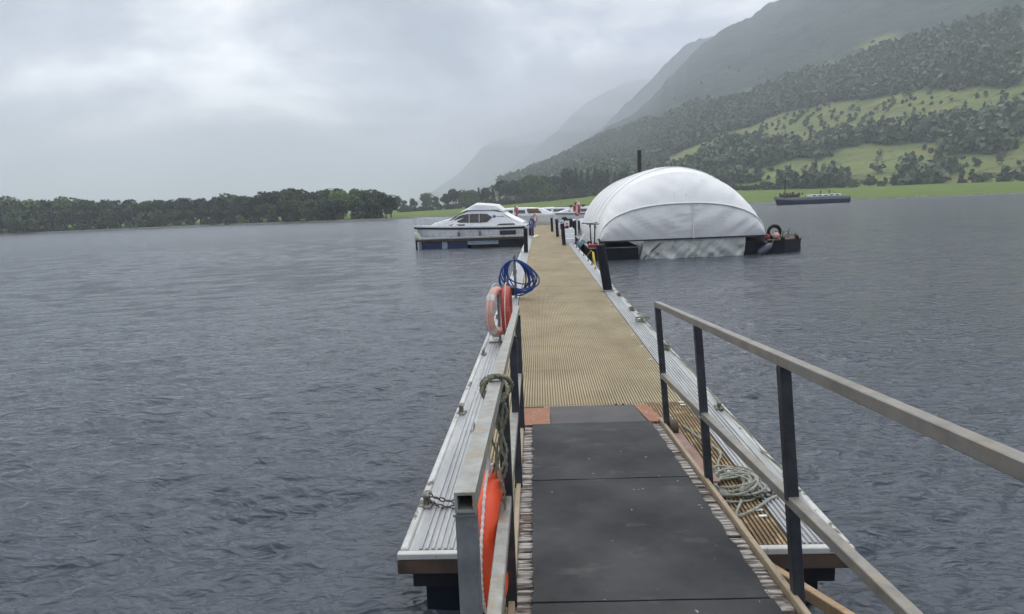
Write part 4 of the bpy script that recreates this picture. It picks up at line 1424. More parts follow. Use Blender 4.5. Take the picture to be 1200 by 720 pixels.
def pile(name, base, top, r, mat, label, group=None, cap=True, n=14):
    base = Vector(base); top = Vector(top)
    t = thing(name, label, 'pile', tuple(base), group=group)
    d = (top - base)
    MB().tube([base - d * .9, base, base + d * .5, top], [r, r, r * .99, r * .98], n).build('shaft', mat, t, smooth=True)
    if cap:
        MB().tube([top - d.normalized() * .03, top + d.normalized() * .012], [r * 1.04, r * 1.0], n).build('cap', M['black'], t, smooth=True)
    c = MB(); c.torus(base + Vector((0, 0, .02)), r + .02, .016, 'Z', 18, 6); c.build('collar', M['galv'], t, smooth=True)
    return t


pile('mooring_pile', (1.365, 12.75, .45), (1.225, 12.75, 1.41), .098, M['pile'], 'thick black pile leaning left on the right side of the pontoon', 'black piles rising through the pontoon')
pile('mooring_pile', (-.585, 24.2, .45), (-.575, 24.2, 1.40), .085, M['pile'], 'black pile on the left edge at the finger pontoon', 'black piles rising through the pontoon')
pile('mooring_pile', (1.05, 27.7, .45), (1.00, 27.7, 1.42), .085, M['pile'], 'nearest of the three small black piles far along the right deck edge', 'black piles rising through the pontoon')
pile('mooring_pile', (.98, 35.3, .45), (.95, 35.3, 1.45), .085, M['pile'], 'middle one of the three small black piles far along the right deck edge', 'black piles rising through the pontoon')
pile('mooring_pile', (.82, 42.4, .45), (.80, 42.4, 1.40), .085, M['pile'], 'farthest of the three small black piles near the end of the right deck edge', 'black piles rising through the pontoon')
# tall brown pile behind the shed
t = thing('mooring_pile', 'tall rusty brown pile rising above the roof of the white shed', 'pile', (6.7, 42.0, 0))
MB().tube([(6.7, 42, -1), (6.7, 42, 4.4), (6.71, 42, 5.0)], .10, 12).build('shaft', M['pilebrown'], t, smooth=True)
MB().tube([(6.71, 42, 4.35), (6.71, 42, 5.58)], .135, 12).build('sleeve', M['pilebrown'], t, smooth=True)


# ------------------------------------------------------------------ COVERED BOAT SHED
def shed():
    XL, XR = 2.30, 8.72
    cx, hw = (XL + XR) / 2, (XR - XL) / 2
    zb = .77
    s = thing('boat_shed', 'large white tarpaulin dome over hoops floating beside the pontoon', 'boat shed', (cx, 24.5, 0))

    def hoop(y, top, n, hwk=1.0, zb_=zb, lean=0.0, wr=0.0, K=72, seed=0.0, shift=0.0):
        P = []
        for i in range(K + 1):
            a = math.pi * i / K
            c, q = math.cos(a), math.sin(a)
            X = -math.copysign(abs(c) ** (2 / n), c) * hw * hwk
            Zr = abs(q) ** (2 / n)
            Z = zb_ + (top - zb_) * Zr
            yy = y + lean * Zr
            P.append((cx + X + shift, yy, Z))
        return P

    def lofted(h0, h1, rows, sag=.0, wrn=0.0, wf=3.0, seed=0):
        P = []
        for r in range(rows + 1):
            t = r / rows
            row = []
            for a, b in zip(h0, h1):
                v = Vector(a).lerp(Vector(b), t)
                nrm = Vector((v.x - cx, 0, (v.z - zb) * 1.6 + .15)).normalized()
                d = -sag * math.sin(math.pi * t)
                if wrn:
                    d += wrn * mnoise.noise(Vector((v.x * wf + seed + (v.z) * wf * .55, v.y * .9, v.z * .7))) * math.sin(math.pi * min(1, max(0, t))) ** .5
                row.append(tuple(v + nrm * d))
            P.append(row)
        return P
    # front panel between the base line and the low seam hoop
    hA = hoop(24.46, 2.12, 2.35, .985, .82)
    base = [(p[0], 24.30, zb) for p in hA]
    rows = 22
    P = []
    for r in range(rows + 1):
        t = r / rows
        row = []
        for j, (a, b) in enumerate(zip(base, hA)):
            v = Vector(a).lerp(Vector(b), t)
            u = (v.x - XL) / (XR - XL)
            dirn = 1 if u < .52 else -1
            w = mnoise.noise(Vector((v.x * 2.6 + dirn * v.z * 3.1, v.z * .8, 4.2))) + .5 * mnoise.noise(Vector((v.x * 6.2 + dirn * v.z * 7, v.z * 1.5, 9.2)))
            env = math.sin(math.pi * min(.98, max(.02, t))) ** .5 * min(1, 4 * (1 - abs(2 * u - 1)) + .25)
            v.y += -.10 * math.sin(math.pi * t) + (.045 * w + .035 * mnoise.noise(Vector((v.x * 13 + dirn * v.z * 14, v.z * 1.2, 3)))) * env + (.04 * math.exp(-((u - .565) / .006) ** 2) if t < .97 else 0)
            row.append(tuple(v))
        P.append(row)
    m = MB(); m.grid(P); m.build('front_panel', M['tarp_shaded'], s, smooth='all')
    sm = MB(); sm.bar((cx + .42, 24.20, zb), (cx + .42, 24.38, 2.08), .05, .02, up=(0, 1, 0)); sm.build('centre_seam', M['tarp_shaded'], s)
    # seam hoop piping
    sm = MB(); sm.tube([Vector(p) + Vector((0, -.03, 0)) for p in hA[1:-1]], .028, 8); sm.build('seam_hoop', M['tarp'], s, smooth='all')
    # brow between seam hoop and the front hoop
    hB = hoop(25.35, 3.36, 1.95, 1.0)
    P = []
    rows = 20
    for r in range(rows + 1):
        t = r / rows
        row = []
        for a, b in zip(hA, hB):
            v = Vector(a).lerp(Vector(b), t)
            u = (v.x - XL) / (XR - XL)
            w = mnoise.noise(Vector((v.x * 2.2 + (1 if u < .5 else -1) * v.z * 2.6, v.z, 14.2))) + .5 * mnoise.noise(Vector((v.x * 5 + (1 if u < .5 else -1) * v.z * 5.5, v.z, 1.2)))
            env = math.sin(math.pi * t) ** .6
            v += Vector((0, -.6, .6)) * (.035 * w * env) + Vector((0, -.10, .06)) * math.sin(math.pi * t)
            row.append(tuple(v))
        P.append(row)
    m = MB(); m.grid(P); m.build('brow_panel', M['tarp'], s, smooth='all')
    # tunnel bays
    ys = [25.35, 26.1, 27.5, 28.9, 30.3, 31.7, 33.1, 34.5]
    tops = [3.36, 3.58, 3.66, 3.68, 3.68, 3.67, 3.66, 3.64]
    for i in range(len(ys) - 1):
        h0 = hoop(ys[i], tops[i], 1.95 if i == 0 else 1.86); h1 = hoop(ys[i + 1], tops[i + 1], 1.86)
        P = lofted(h0, h1, 7, .03, .022, 1.2, i * 3.7)
        m = MB(); m.grid(P); m.build('roof_bay', M['tarp'], s, smooth='all')
        m = MB(); m.tube([Vector(p) + Vector((0, 0, .006)) for p in h1], .022, 6); m.build('hoop', M['tarp'], s, smooth='all')
    # back end
    h = hoop(34.5, 3.64, 1.86); m = MB()
    m.grid([[(p[0], 34.52, zb) for p in h], [tuple(q) for q in h]], True); m.build('back_panel', M['tarp_shaded'], s)
    # lower side curtains and base frame
    for X in (XL, XR):
        P = [[(X + .03 * mnoise.noise(Vector((0, y * 1.7, z))), y, z) for y in [24.4 + .25 * k for k in range(41)]] for z in (.5, .63, zb + .02)]
        m = MB(); m.grid(P); m.build('side_curtain', M['tarp_shaded'], s, smooth='all')
        MB().box((X, 29.4, .50), (.08, 10.2, .06)).build('side_frame', M['galv'], s)
    m = MB(); m.bar((XL - .03, 24.27, zb - .015), (XR + .03, 24.27, zb - .015), .05, .055); m.build('base_bar', M['postdark'], s)
    # skirt to the water
    P = []
    x0t, x1t, x0b, x1b = 4.05, 7.95, 3.88, 7.93
    for r in range(15):
        t = r / 14
        row = []
        for j in range(80):
            u = j / 79
            x = (x0t + (x1t - x0t) * u) * (1 - t) + (x0b + (x1b - x0b) * u) * t
            z = .74 - .80 * t
            w = mnoise.noise(Vector((x * 2.3 + z * 2.5, z, 3))) + .6 * mnoise.noise(Vector((x * 5.5 - z * 4, z * 2, 8)))
            row.append((x, 24.33 + .10 * w * (.4 + t) + .12 * t, z))
        P.append(row)
    m = MB(); m.grid(P, True); m.build('skirt', M['skirt'], s, smooth='all')
    m = MB(); m.bar((4.75, 24.36, .66), (4.0, 24.40, .02), .035, .03, up=(0, 1, 0)); m.build('skirt_batten', M['postdark'], s)
    # floats
    f = MB(); f.prism([(1.95, 24.75), (3.86, 24.62), (3.92, 35.0), (1.95, 35.0)], -.3, .46)
    f.build('left_float', M['blackhull'], s)
    f = MB(); f.prism([(1.93, 24.72), (3.9, 24.59), (3.95, 35.0), (1.93, 35.0)], .462, .50)
    f.build('left_deck', M['galv'], s)
    f = MB()
    low = [(7.93, 24.62), (9.6, 24.72), (10.45, 25.3), (10.55, 26.4), (10.5, 35), (7.93, 35)]
    f.prism(low, -.3, .50); f.build('right_float', M['blackhull'], s)
    f = MB(); f.prism([(a + (.03 if a > 8 else 0), b - .03 if b < 30 else b) for a, b in low], .502, .545); f.build('right_deck', M['wood_dark'], s)
    f = MB()
    for a, b in ((8.8, 24.65), (9.5, 24.68), (10.2, 25.08), (10.5, 25.9)):
        f.box((a, b, .58), (.14, .10, .12), ch=.02)
    f.build('edge_bumper', M['black'], s)


shed()


def on_floats():
    t = thing('tyre', 'black tyre standing on the right float of the white shed', 'tyre', (9.35, 25.2, .55))
    m = MB(); m.torus((0, 0, .27), .245, .065, 'Y', 30, 10, rot=(0, 0, R(8))); m.build('tread', M['black'], t, smooth='all', local=True)
    m = MB(); m.torus((0, 0, .27), .19, .018, 'Y', 30, 8, rot=(0, 0, R(8))); m.build('bead', M['blackhull'], t, smooth='all', local=True)
    for (x, y, r, col, lb) in ((9.02, 25.05, .11, 'redbuoy', 'red round buoy at the left of the tyre on the right float'), (9.36, 25.0, .135, 'pink', 'pale orange round buoy lying inside the tyre on the right float')):
        b = thing('mooring_buoy', lb, 'buoy', (x, y, .55))
        P = []
        m = MB()
        prof = [(.02, 0), (r * .6, r * .15), (r * .92, r * .5), (r, r), (r * .85, r * 1.45), (r * .5, r * 1.8), (.04, r * 1.95)]
        m.grid([[(q * math.cos(a), q * math.sin(a), z) for a in [k * math.pi / 9 for k in range(19)]] for q, z in prof]); m.build('ball', M[col], b, smooth='all', local=True)
        q = MB(); q.torus((0, 0, r * 2.05), .03, .012, 'Y', 12, 6); q.build('eye', M['black'], b, smooth='all', local=True)
    f = thing('fender', 'grey rounded fender hanging on the dark side of the right float', 'fender', (8.75, 24.52, .18))
    m = MB(); m.tube([(.28, 0, .22), (.2, 0, .17), (.0, 0, .02), (-.18, 0, -.10), (-.28, 0, -.16)], [.03, .12, .15, .14, .05], 14); m.build('body', M['fender'], f, smooth='all', local=True)
    q = MB(); rope(q, [(.26, 0, .2), (.36, .06, .36), (.4, .12, .4)], .01, .03); q.build('lanyard', M['rope'], f, local=True)
    m = MB(); rng = random.Random(3)
    for k in range(6):
        x0 = 9.75 + .12 * k; pts = [(x0 + rng.uniform(-.2, .2), 25.5 + rng.uniform(-.2, .3), .57 + .02 * k + rng.uniform(0, .05)) for _ in range(7)]
        rope(m, pts, .016, .04, .08)
    tag(m.build('rope_heap', M['ropegreen'], loc=(10, 25.5, .55)), 'tangled heap of dark rope on the outer end of the right float', 'rope')
    m = MB()
    m.bar((9.7, 25.3, .545), (9.75, 25.3, .86), .04); m.bar((10.05, 25.6, .545), (10.08, 25.6, .92), .04); m.bar((9.74, 25.3, .8), (10.08, 25.6, .84), .03)
    tag(m.build('low_rail', M['cleat'], loc=(9.9, 25.4, .55)), 'short low rusty rail standing behind the rope heap on the right float', 'rail')
    # yellow fender strip on pier side
    m = MB(); m.tube([(1.80, 21.4, .60), (1.82, 21.3, .30), (1.84, 21.2, .12), (1.93, 21.15, .04)], [.035, .045, .045, .03], 10)
    m.tube([(1.80, 21.4, .60), (1.75, 21.4, .66), (1.56, 21.4, .46)], .012, 6)
    tag(m.build('fender', M['yellow'], smooth='all', loc=(1.8, 21.3, .3)), 'thin yellow fender hanging over the right pontoon edge by the shed', 'fender')

    def scooter(x, y, rz, lb):
        s = thing('kick_scooter', lb, 'scooter', (x, y, .50), (0, 0, rz), 'scooters parked on the left float')
        for dy in (-.36, .36):
            q = MB(); q.torus((0, dy, .10), .075, .028, 'X', 20, 8); q.build('wheel', M['black'], s, smooth='all', local=True)
        MB().box((0, -.02, .13), (.13, .56, .05), ch=.015).build('footboard', M['black'], s, local=True)
        q = MB(); q.tube([(0, .34, .1), (0, .30, .45), (0, .22, .90)], .026, 10); q.build('steering_stem', M['postdark'], s, smooth=True, local=True)
        MB().box((0, .205, .80), (.07, .05, .12), ch=.01).build('display', M['black'], s, local=True)
        q = MB(); q.tube([(-.27, .20, .93), (-.1, .22, .91), (.1, .22, .91), (.27, .20, .93)], .017, 8); q.build('handlebar', M['black'], s, smooth=True, local=True)
        for sx in (-.29, .29):
            q = MB(); q.tube([(sx - .06, .2, .932), (sx + .02, .2, .932)], .024, 8); q.build('grip', M['black'], s, smooth=True, local=True)
    scooter(2.28, 25.35, R(8), 'black scooter with handlebar up beside the near left corner of the shed')
    scooter(2.10, 26.6, R(-14), 'second black scooter standing just behind the first on the left float')
    # clutter on the left float edge
    b = thing('storage_box', 'low red box lying at the near edge of the left float', 'box', (2.12, 25.0, .50))
    MB().box((0, 0, .05), (.42, .26, .10), ch=.015).build('body', M['red'], b, local=True); MB().box((0, 0, .115), (.44, .28, .03), ch=.008).build('lid', M['red'], b, local=True)
    b = thing('jerry_can', 'small white can between the red box and the scooters', 'can', (2.40, 25.6, .50))
    MB().box((0, 0, .11), (.18, .13, .22), ch=.02).build('body', M['white'], b, local=True); m = MB(); m.tube([(0, -.04, .22), (0, -.03, .27), (0, .04, .27), (0, .05, .22)], .012, 6); m.build('handle', M['white'], b, local=True)
    MB().tube([(.05, 0, .22), (.05, 0, .25)], .02, 8).build('cap', M['black'], b, local=True)
    # tarpaulin covered dinghy along the pier side
    d = thing('covered_dinghy', 'small dinghy under dark teal cover moored right of the pontoon', 'dinghy', (1.98, 29.2, 0))
    P = []
    for i in range(13):
        t = i / 12; y = 27.6 + 3.4 * t; w = .36 * (math.sin(math.pi * (.12 + .80 * t)) ** .5)
        P.append([(1.96 + w * math.cos(a), y, .12 + .42 * math.sin(a)) for a in [math.pi * k / 8 for k in range(9)]])
    mm = MB(); mm.grid(P, True)
    mm.v = [tuple(Vector(v) + Vector((0, 0, .05 * mnoise.noise(Vector(v) * 3)))) for v in mm.v]
    mm.build('cover', M['teal'], d, smooth='all')
    P = []
    for i in range(13):
        t = i / 12; y = 27.6 + 3.4 * t; w = .40 * (math.sin(math.pi * (.12 + .80 * t)) ** .5)
        P.append([(1.96 + w * math.cos(a), y, .16 + .30 * math.sin(a)) for a in [math.pi + math.pi * k / 8 for k in range(9)]])
    mm = MB(); mm.grid(P, True); mm.build('hull', M['navy'], d, smooth='all')
    m = MB(); m.bar((1.75, 28.0, .56), (2.1, 29.4, .86), .03); m.bar((2.25, 28.2, .55), (1.8, 30.0, .75), .03); m.build('oar', M['chrome'], d)


on_floats()


# ------------------------------------------------------------------ BOATS
def loft(m, secs, close=True, flip=False):
    """secs: list of lists of points (same count)"""
    m.grid(secs, flip)
    return m


def side_window(m, pts, t=.012, out=-1):
    """polygon in (x,z) at given y list -> thin prism pushed out in y"""
    n = len(pts)
    vs = [(x, y, z) for x, y, z in pts] + [(x, y + out * t, z) for x, y, z in pts]
    fs = [tuple(range(n)), tuple(range(2 * n - 1, n - 1, -1))] + [(i, (i + 1) % n, n + (i + 1) % n, n + i) for i in range(n)]
    m.add(vs, fs)


def cruiser(label, loc, rz, Ln=7.0, beam=2.7, sheer=1.28, prof=None, windows=None, hullmat='shaded', stripe='black', roof2=True, group=None, mirror=False, rails=True, hullwin=True):
    """local x: bow 0 -> stern Ln ; y across ; z up from waterline"""
    t = thing('cabin_cruiser', label, 'boat', loc, (0, 0, rz), group)
    A = dict(parent=t, local=True)
    sg = -1 if mirror else 1

    def fx(u): return sg * u * Ln
    N_ = 24

    def half(u):
        return beam / 2 * min(1, (max(0, u) / .42) ** .62) * (1 - .06 * max(0, (u - .7) / .3))

    def sz(u): return sheer * (1.06 - .13 * min(1, u / .8))
    # hull
    P = []
    for i in range(N_ + 1):
        u = i / N_
        h = half(u); rake = .55 * max(0, 1 - u / .16) / Ln
        k = -.25 + .55 * max(0, (1 - u / .14)) ** 2
        row = []
        for (fy, fz) in ((-1, 1), (-.965, .62), (-.86, .25), (-.55, -.02), (0, -.2), (.55, -.02), (.86, .25), (.965, .62), (1, 1)):
            z = k + (sz(u) - k) * max(0, (fz + .2) / 1.2)
            ux = u + rake * (1 - (fz + .2) / 1.2)
            row.append((fx(ux), h * fy * (1 if fz > .2 else 1 - .2 * max(0, .25 - u)), z))
        P.append(row)
    m = MB(); loft(m, P, flip=mirror); m.add(P[-1], [tuple(range(9)) if mirror else tuple(range(8, -1, -1))])
    m.build('hull', M[hullmat], smooth=True, **A)
    # rubbing strake and white gunwale band
    for nm, mt, z0, z1, o in (('rubbing_strake', stripe, -.13, -.02, .03), ('gunwale', 'white', -.02, .07, .015)):
        m = MB()
        for sy in (-1, 1):
            rows = []
            for i in range(N_ + 1):
                u = i / N_; h = (half(u) + o) * sy
                rows.append([(fx(u - .008), h, sz(u) + z0), (fx(u - .008), h, sz(u) + z1), (fx(u - .008), h - sy * .06, sz(u) + z1 + .01)])
            m.grid(rows, (sy > 0) ^ mirror)
        m.build(nm, M[mt], smooth=True, **A)
    # boot stripe
    m = MB()
    for sy in (-1, 1):
        rows = []
        for i in range(2, N_ + 1):
            u = i / N_; h = half(u) * sy
            rows.append([(fx(u), h * .90 + .012 * sy, .36), (fx(u), h * .925 + .012 * sy, .44)])
        m.grid(rows, sy > 0)
    m.build('boot_stripe', M['black'], **A)
    # deck
    rows = []
    for i in range(N_ + 1):
        u = i / N_; h = half(u)
        rows.append([(fx(u), h * f, sz(u) + .02 + .05 * (1 - f * f)) for f in (-1, -.5, 0, .5, 1)])
    m = MB(); m.grid(rows, not mirror); m.build('deck', M['white'], smooth=True, **A)
    # superstructure from profile [(u, z_top)], width factor
    prof = prof or [(.15, 0.02), (.20, .22), (.30, .40), (.37, .50), (.40, .60), (.52, .98), (.60, 1.00), (.70, 1.00), (.80, .82), (.90, .45), (.97, .20)]
    rows = []
    for (u, dz) in prof:
        hb = half(u) * .84; ht = hb * (.80 if dz > .5 else .86)
        zb = sz(u) + .02; zt = zb + dz
        rows.append([(fx(u), -hb, zb), (fx(u), -hb + (hb - ht) * .55, zb + (zt - zb) * .62), (fx(u), -ht, zb + (zt - zb) * .93), (fx(u), -ht * .8, zt), (fx(u), 0, zt + .03), (fx(u), ht * .8, zt), (fx(u), ht, zb + (zt - zb) * .93), (fx(u), hb - (hb - ht) * .55, zb + (zt - zb) * .62), (fx(u), hb, zb)])
    m = MB(); m.grid(rows, not mirror)
    m.add(rows[-1], [tuple(range(9)) if not mirror else tuple(range(8, -1, -1))])
    m.build('cabin', M['white'], smooth=True, **A)

    def ys(u, z):     # side surface offset at height z
        up = [a for a, b in prof]; dzp = [b for a, b in prof]
        dz = float(np.interp(u, up, dzp)); zb = sz(u) + .02
        hb = half(u) * .84; ht = hb * (.80 if dz > .5 else .86)
        f = min(1, max(0, (z - zb) / max(dz, .01)))
        if f < .62: return hb - (hb - ht) * .55 * f / .62
        return hb - (hb - ht) * (.55 + .45 * (f - .62) / .31)
    for poly, mt in (windows or []):
        for sy in (-1, 1):
            m = MB()
            side_window(m, [(fx(u), sy * (ys(u, sz(u) + .02 + z) + .004), sz(u) + .02 + z) for u, z in poly], .014, sy)
            m.build('window', M[mt], **A)
    if rails:
        m = MB()
        for sy in (-1, 1):
            pts = [(fx(u), sy * (half(u) * .95), sz(u) + .06 + (.48 if u < .2 else .48 * (1 - (u - .2) / .2))) for u in (.01, .05, .1, .16, .22, .3, .38)]
            m.tube(pts, .014, 6)
            for u in (.01, .08, .16, .26):
                m.tube([(fx(u), sy * half(u) * .95, sz(u)), (fx(u - .015), sy * half(u) * .95, sz(u) + .06 + (.48 if u < .2 else .48 * (1 - (u - .2) / .2)))], .012, 6)
        m.build('bow_rail', M['chrome'], smooth=True, **A)
    return t, A, fx, sz, half, ys


WIN = [([(.375, .24), (.455, .68), (.52, .75), (.52, .23)], 'brownglass'), ([(.525, .23), (.525, .75), (.605, .76), (.605, .23)], 'brownglass'), ([(.61, .23), (.61, .76), (.675, .74), (.72, .54), (.675, .25)], 'brownglass'),
       ([(.345, .06), (.365, .14), (.485, .14), (.485, .06)], 'glass'), ([(.75, .06), (.78, .16), (.90, .16), (.91, .06)], 'glass')]
t, A, fx, sz, half, ys = cruiser('white and silver cabin cruiser with black stripe moored behind the left finger pontoon', (-7.72, 38.0, 0), R(-7), 7.1, 2.7, 1.22, windows=WIN)
# flybridge canopy
P = []
for u, z0, z1, w in ((.44, .88, .90, .80), (.50, .96, 1.12, .84), (.56, .98, 1.34, .86), (.58, .98, 1.41, .84), (.66, .98, 1.37, .84), (.745, .98, 1.31, .80), (.81, .86, .95, .74)):
    hb = half(u) * .84 * w; b = sz(u)
    P.append([(fx(u), -hb, b + z0), (fx(u), -hb * .9, b + z0 + (z1 - z0) * .7), (fx(u), -hb * .5, b + z1), (fx(u), hb * .5, b + z1), (fx(u), hb * .9, b + z0 + (z1 - z0) * .7), (fx(u), hb, b + z0)])
m = MB(); m.grid(P, True); m.build('flybridge_canopy', M['whitecloth'], smooth=True, **A)
m = MB()
for sy in (-1, 1):
    rows = [[(fx(u), sy * half(u) * .76, sz(u) + .955), (fx(u), sy * half(u) * .76, sz(u) + .985)] for u in (.5, .6, .7, .78)]
    m.grid(rows, sy > 0)
m.build('roof_stripe', M['logo'], **A)
for q, (u0, u1) in enumerate(((.375, .43), (.40, .455))):       # slanted windscreen panes
    m = MB()
    uu0, uu1 = (.375, .50) if q == 0 else (.385, .508)
    for sy in ((-.02, -.42) if q == 0 else (.02, .42),):
        z0 = float(np.interp(uu0, [.37, .40, .52], [.50, .60, .98])); z1 = float(np.interp(uu1, [.37, .40, .52], [.50, .60, .98]))
        a, b = sy
        m.add([(fx(uu0), a * 2.2, sz(.4) + z0 + .05), (fx(uu0), b * 2.0, sz(.4) + z0 + .03), (fx(uu1), b * 1.7, sz(.4) + z1 + .03), (fx(uu1), a * 2.2, sz(.4) + z1 + .05)], [(0, 1, 2, 3)])
    m.build('windscreen', M['glass'], **A)
for sy in (-1,):      # side screen visible as two dark slashes in front of the cabin windows
    for du in (0, .035):
        m = MB(); side_window(m, [(fx(u + du), sy * (ys(u + du, sz(.4) + z) + .01), sz(.4) + z) for u, z in ((.345, .40), (.405, .66), (.425, .66), (.365, .40))], .012, sy)
        m.build('windscreen_side', M['glass'], **A)
# decal: round mark with a short blue wordmark bar
m = MB(); pts = []
c_u, c_z = .735, .60
for k in range(16):
    a = 2 * math.pi * k / 16
    u = c_u + .014 * math.cos(a); z = c_z + .08 * math.sin(a)
    pts.append((fx(u), -(ys(u, sz(u) + z) + .004), sz(u) + z))
side_window(m, pts, .01, -1); m.build('round_mark', M['logo'], **A)
for k in range(6):
    u = .757 + k * .0105
    hgt = (.05, .035, .035, .05, .035, .035)[k]
    m = MB(); side_window(m, [(fx(q), -(ys(q, sz(q) + .6) + .012), sz(q) + zz) for q, zz in ((u, .575), (u + .0075, .575), (u + .0075, .575 + hgt), (u, .575 + hgt))], .01, -1)
    m.build('letter', M['logo'], **A)
for u in (.44, .62, .82):
    m = MB(); m.tube([(fx(u), -half(u) - .07, 1.0), (fx(u), -half(u) - .09, .9), (fx(u), -half(u) - .09, .6), (fx(u), -half(u) - .07, .5)], [.02, .075, .075, .03], 10)
    m.build('fender', M['fender'], smooth='all', **A)
m = MB(); m.tube([(fx(.80), -half(.8) * .7, sz(.8) + .85), (fx(.90), -half(.9) * .75, sz(.9) + .35), (fx(.955), -half(.95) * .8, sz(.9) + .1)], .02, 8); m.tube([(fx(.8), half(.8) * .7, sz(.8) + .85), (fx(.9), half(.9) * .75, sz(.9) + .35), (fx(.955), half(.95) * .8, sz(.9) + .1)], .02, 8)
m.build('arch_strut', M['chrome'], smooth=True, **A)
m = MB(); m.box((fx(1.0) + .22, 0, .45), (.5, 2.1, .07), ch=.02); m.build('bathing_platform', M['white'], **A)
m = MB(); m.box((fx(1.0) + .12, .2, .75), (.25, .35, .5), ch=.05); m.box((fx(1.0) + .2, .2, .25), (.12, .14, .7), ch=.03); m.build('outboard_motor', M['black'], **A)

# white boats lying across the pontoon's far end
WIN2 = [([(.30, .14), (.33, .42), (.46, .44), (.46, .12)], 'glass'), ([(.49, .12), (.49, .44), (.62, .44), (.62, .12)], 'glass'), ([(.66, .12), (.66, .42), (.80, .40), (.84, .12)], 'glass')]
PROF2 = [(.14, .02), (.2, .2), (.28, .34), (.36, .60), (.5, .66), (.7, .66), (.82, .60), (.9, .34), (.97, .12)]
b1, A1, f1, s1, h1, y1_ = cruiser('long white cruiser with dark windows lying across the far pontoon end', (-3.1, 74.5, .0), R(2), 9.6, 3.0, 1.35, prof=PROF2, windows=WIN2, hullmat='white', stripe='bluestripe', rails=True)
m = MB(); m.box((f1(.62), 0, s1(.6) + .70), (2.2, 1.6, .10), ch=.03); m.build('roof_box', M['black'], **A1)
m = MB(); m.tube([(f1(.6), 0, s1(.6) + .6), (f1(.6), 0, s1(.6) + 1.9)], .02, 6); m.build('mast', M['chrome'], **A1)
b2, A2, f2, s2, h2, y2_ = cruiser('white cruiser with brown upper door partly behind the silver cruiser stern', (-5.9, 60.5, 0), R(-3), 7.4, 2.6, 1.5, prof=PROF2, windows=WIN2, hullmat='white', stripe='white', rails=False)
m = MB(); m.box((f2(.72), -1.06, s2(.6) + .42), (1.1, .03, .30), ch=.01); m.build('brown_panel', M['brownpaint'], **A2)
b3, A3, f3, s3, h3, y3_ = cruiser('white cabin cruiser pointing left at the end beyond the black piles', (.9, 68.9, 0), R(4), 7.2, 2.6, 1.3, prof=PROF2, windows=WIN2, hullmat='white', stripe='bluestripe')
m = MB(); m.box((f3(.45), 0, s3(.5) + .86), (1.9, 1.5, .05), ch=.01); m.box((f3(.36), 0, s3(.5) + .78), (.05, 1.4, .2)); m.box((f3(.55), 0, s3(.5) + .78), (.05, 1.4, .2)); m.build('roof_rack', M['black'], **A3)
# small open motorboats berthed right of the pontoon, sterns to the walkway


def motorboat(label, loc, rz, Ln=4.4):
    t = thing('motorboat', label, 'boat', loc, (0, 0, rz), 'small white boats berthed right of the pontoon'); t.scale = (1.3, 1.25, 1.35)
    A = dict(parent=t, local=True); bm = 1.7
    P = []
    for i in range(13):
        u = i / 12; h = bm / 2 * min(1, ((1 - u) / .55 + .001) ** .6) if u > .45 else bm / 2
        s_ = .62 + .18 * u
        P.append([(-h, u * Ln, s_), (-h * .93, u * Ln - .0, .25), (-h * .4, u * Ln, -.1), (h * .4, u * Ln, -.1), (h * .93, u * Ln, .25), (h, u * Ln, s_), (h * .88, u * Ln, s_ + .02), (h * .84, u * Ln, .35), (-h * .84, u * Ln, .35), (-h * .88, u * Ln, s_ + .02), (-h, u * Ln, s_)])
    m = MB(); m.grid(P, True); m.add(P[0], [tuple(range(6))]); m.build('hull', M['white'], smooth=True, **A)
    m = MB(); m.add([(-.6, Ln * .42, .72), (.6, Ln * .42, .72), (.5, Ln * .50, 1.15), (-.5, Ln * .50, 1.15)], [(0, 1, 2, 3)]); m.build('windscreen', M['glass'], **A)
    MB().box((0, Ln * .45, .62), (1.2, .5, .42), ch=.05).build('console', M['white'], **A)
    MB().box((0, -.12, .78), (.34, .26, .42), ch=.06).build('outboard_motor', M['black'], **A)
    MB().box((0, -.14, .30), (.12, .14, .7), ch=.03).build('motor_leg', M['black'], **A)
    for sx in (-.35, .35):
        MB().box((sx, Ln * .2, .62), (.42, .42, .4), ch=.06).build('seat', M['whitecloth'], **A)


motorboat('small white motorboat berthed first beyond the scooters', (2.25, 36.6, 0), R(-50))
motorboat('small white motorboat berthed behind the first, near the middle black pile', (2.1, 41.5, 0), R(-55))
motorboat('small white motorboat berthed farthest along the right side', (2.0, 47.5, 0), R(-50))


# far red lifebuoys on posts, red locker, white service boxes
def far_buoy(x, y, zc, rz, lb, mat, R1=.34, r=.085):
    s = thing('lifebuoy_stand', lb.replace('red lifebuoy', 'white board post').replace('faded', 'carrying the faded'), 'stand', (x, y, PZ))
    MB().box((x, y + .09, (PZ + zc + .3) / 2), (.09, .06, zc + .3 - PZ), ch=.01).build('post', M['white'], s)
    t = thing('lifebuoy', lb, 'lifebuoy', (x, y - .06, zc), (0, 0, rz))
    buoy(t, M[mat], M['whiterope'], R1, r)


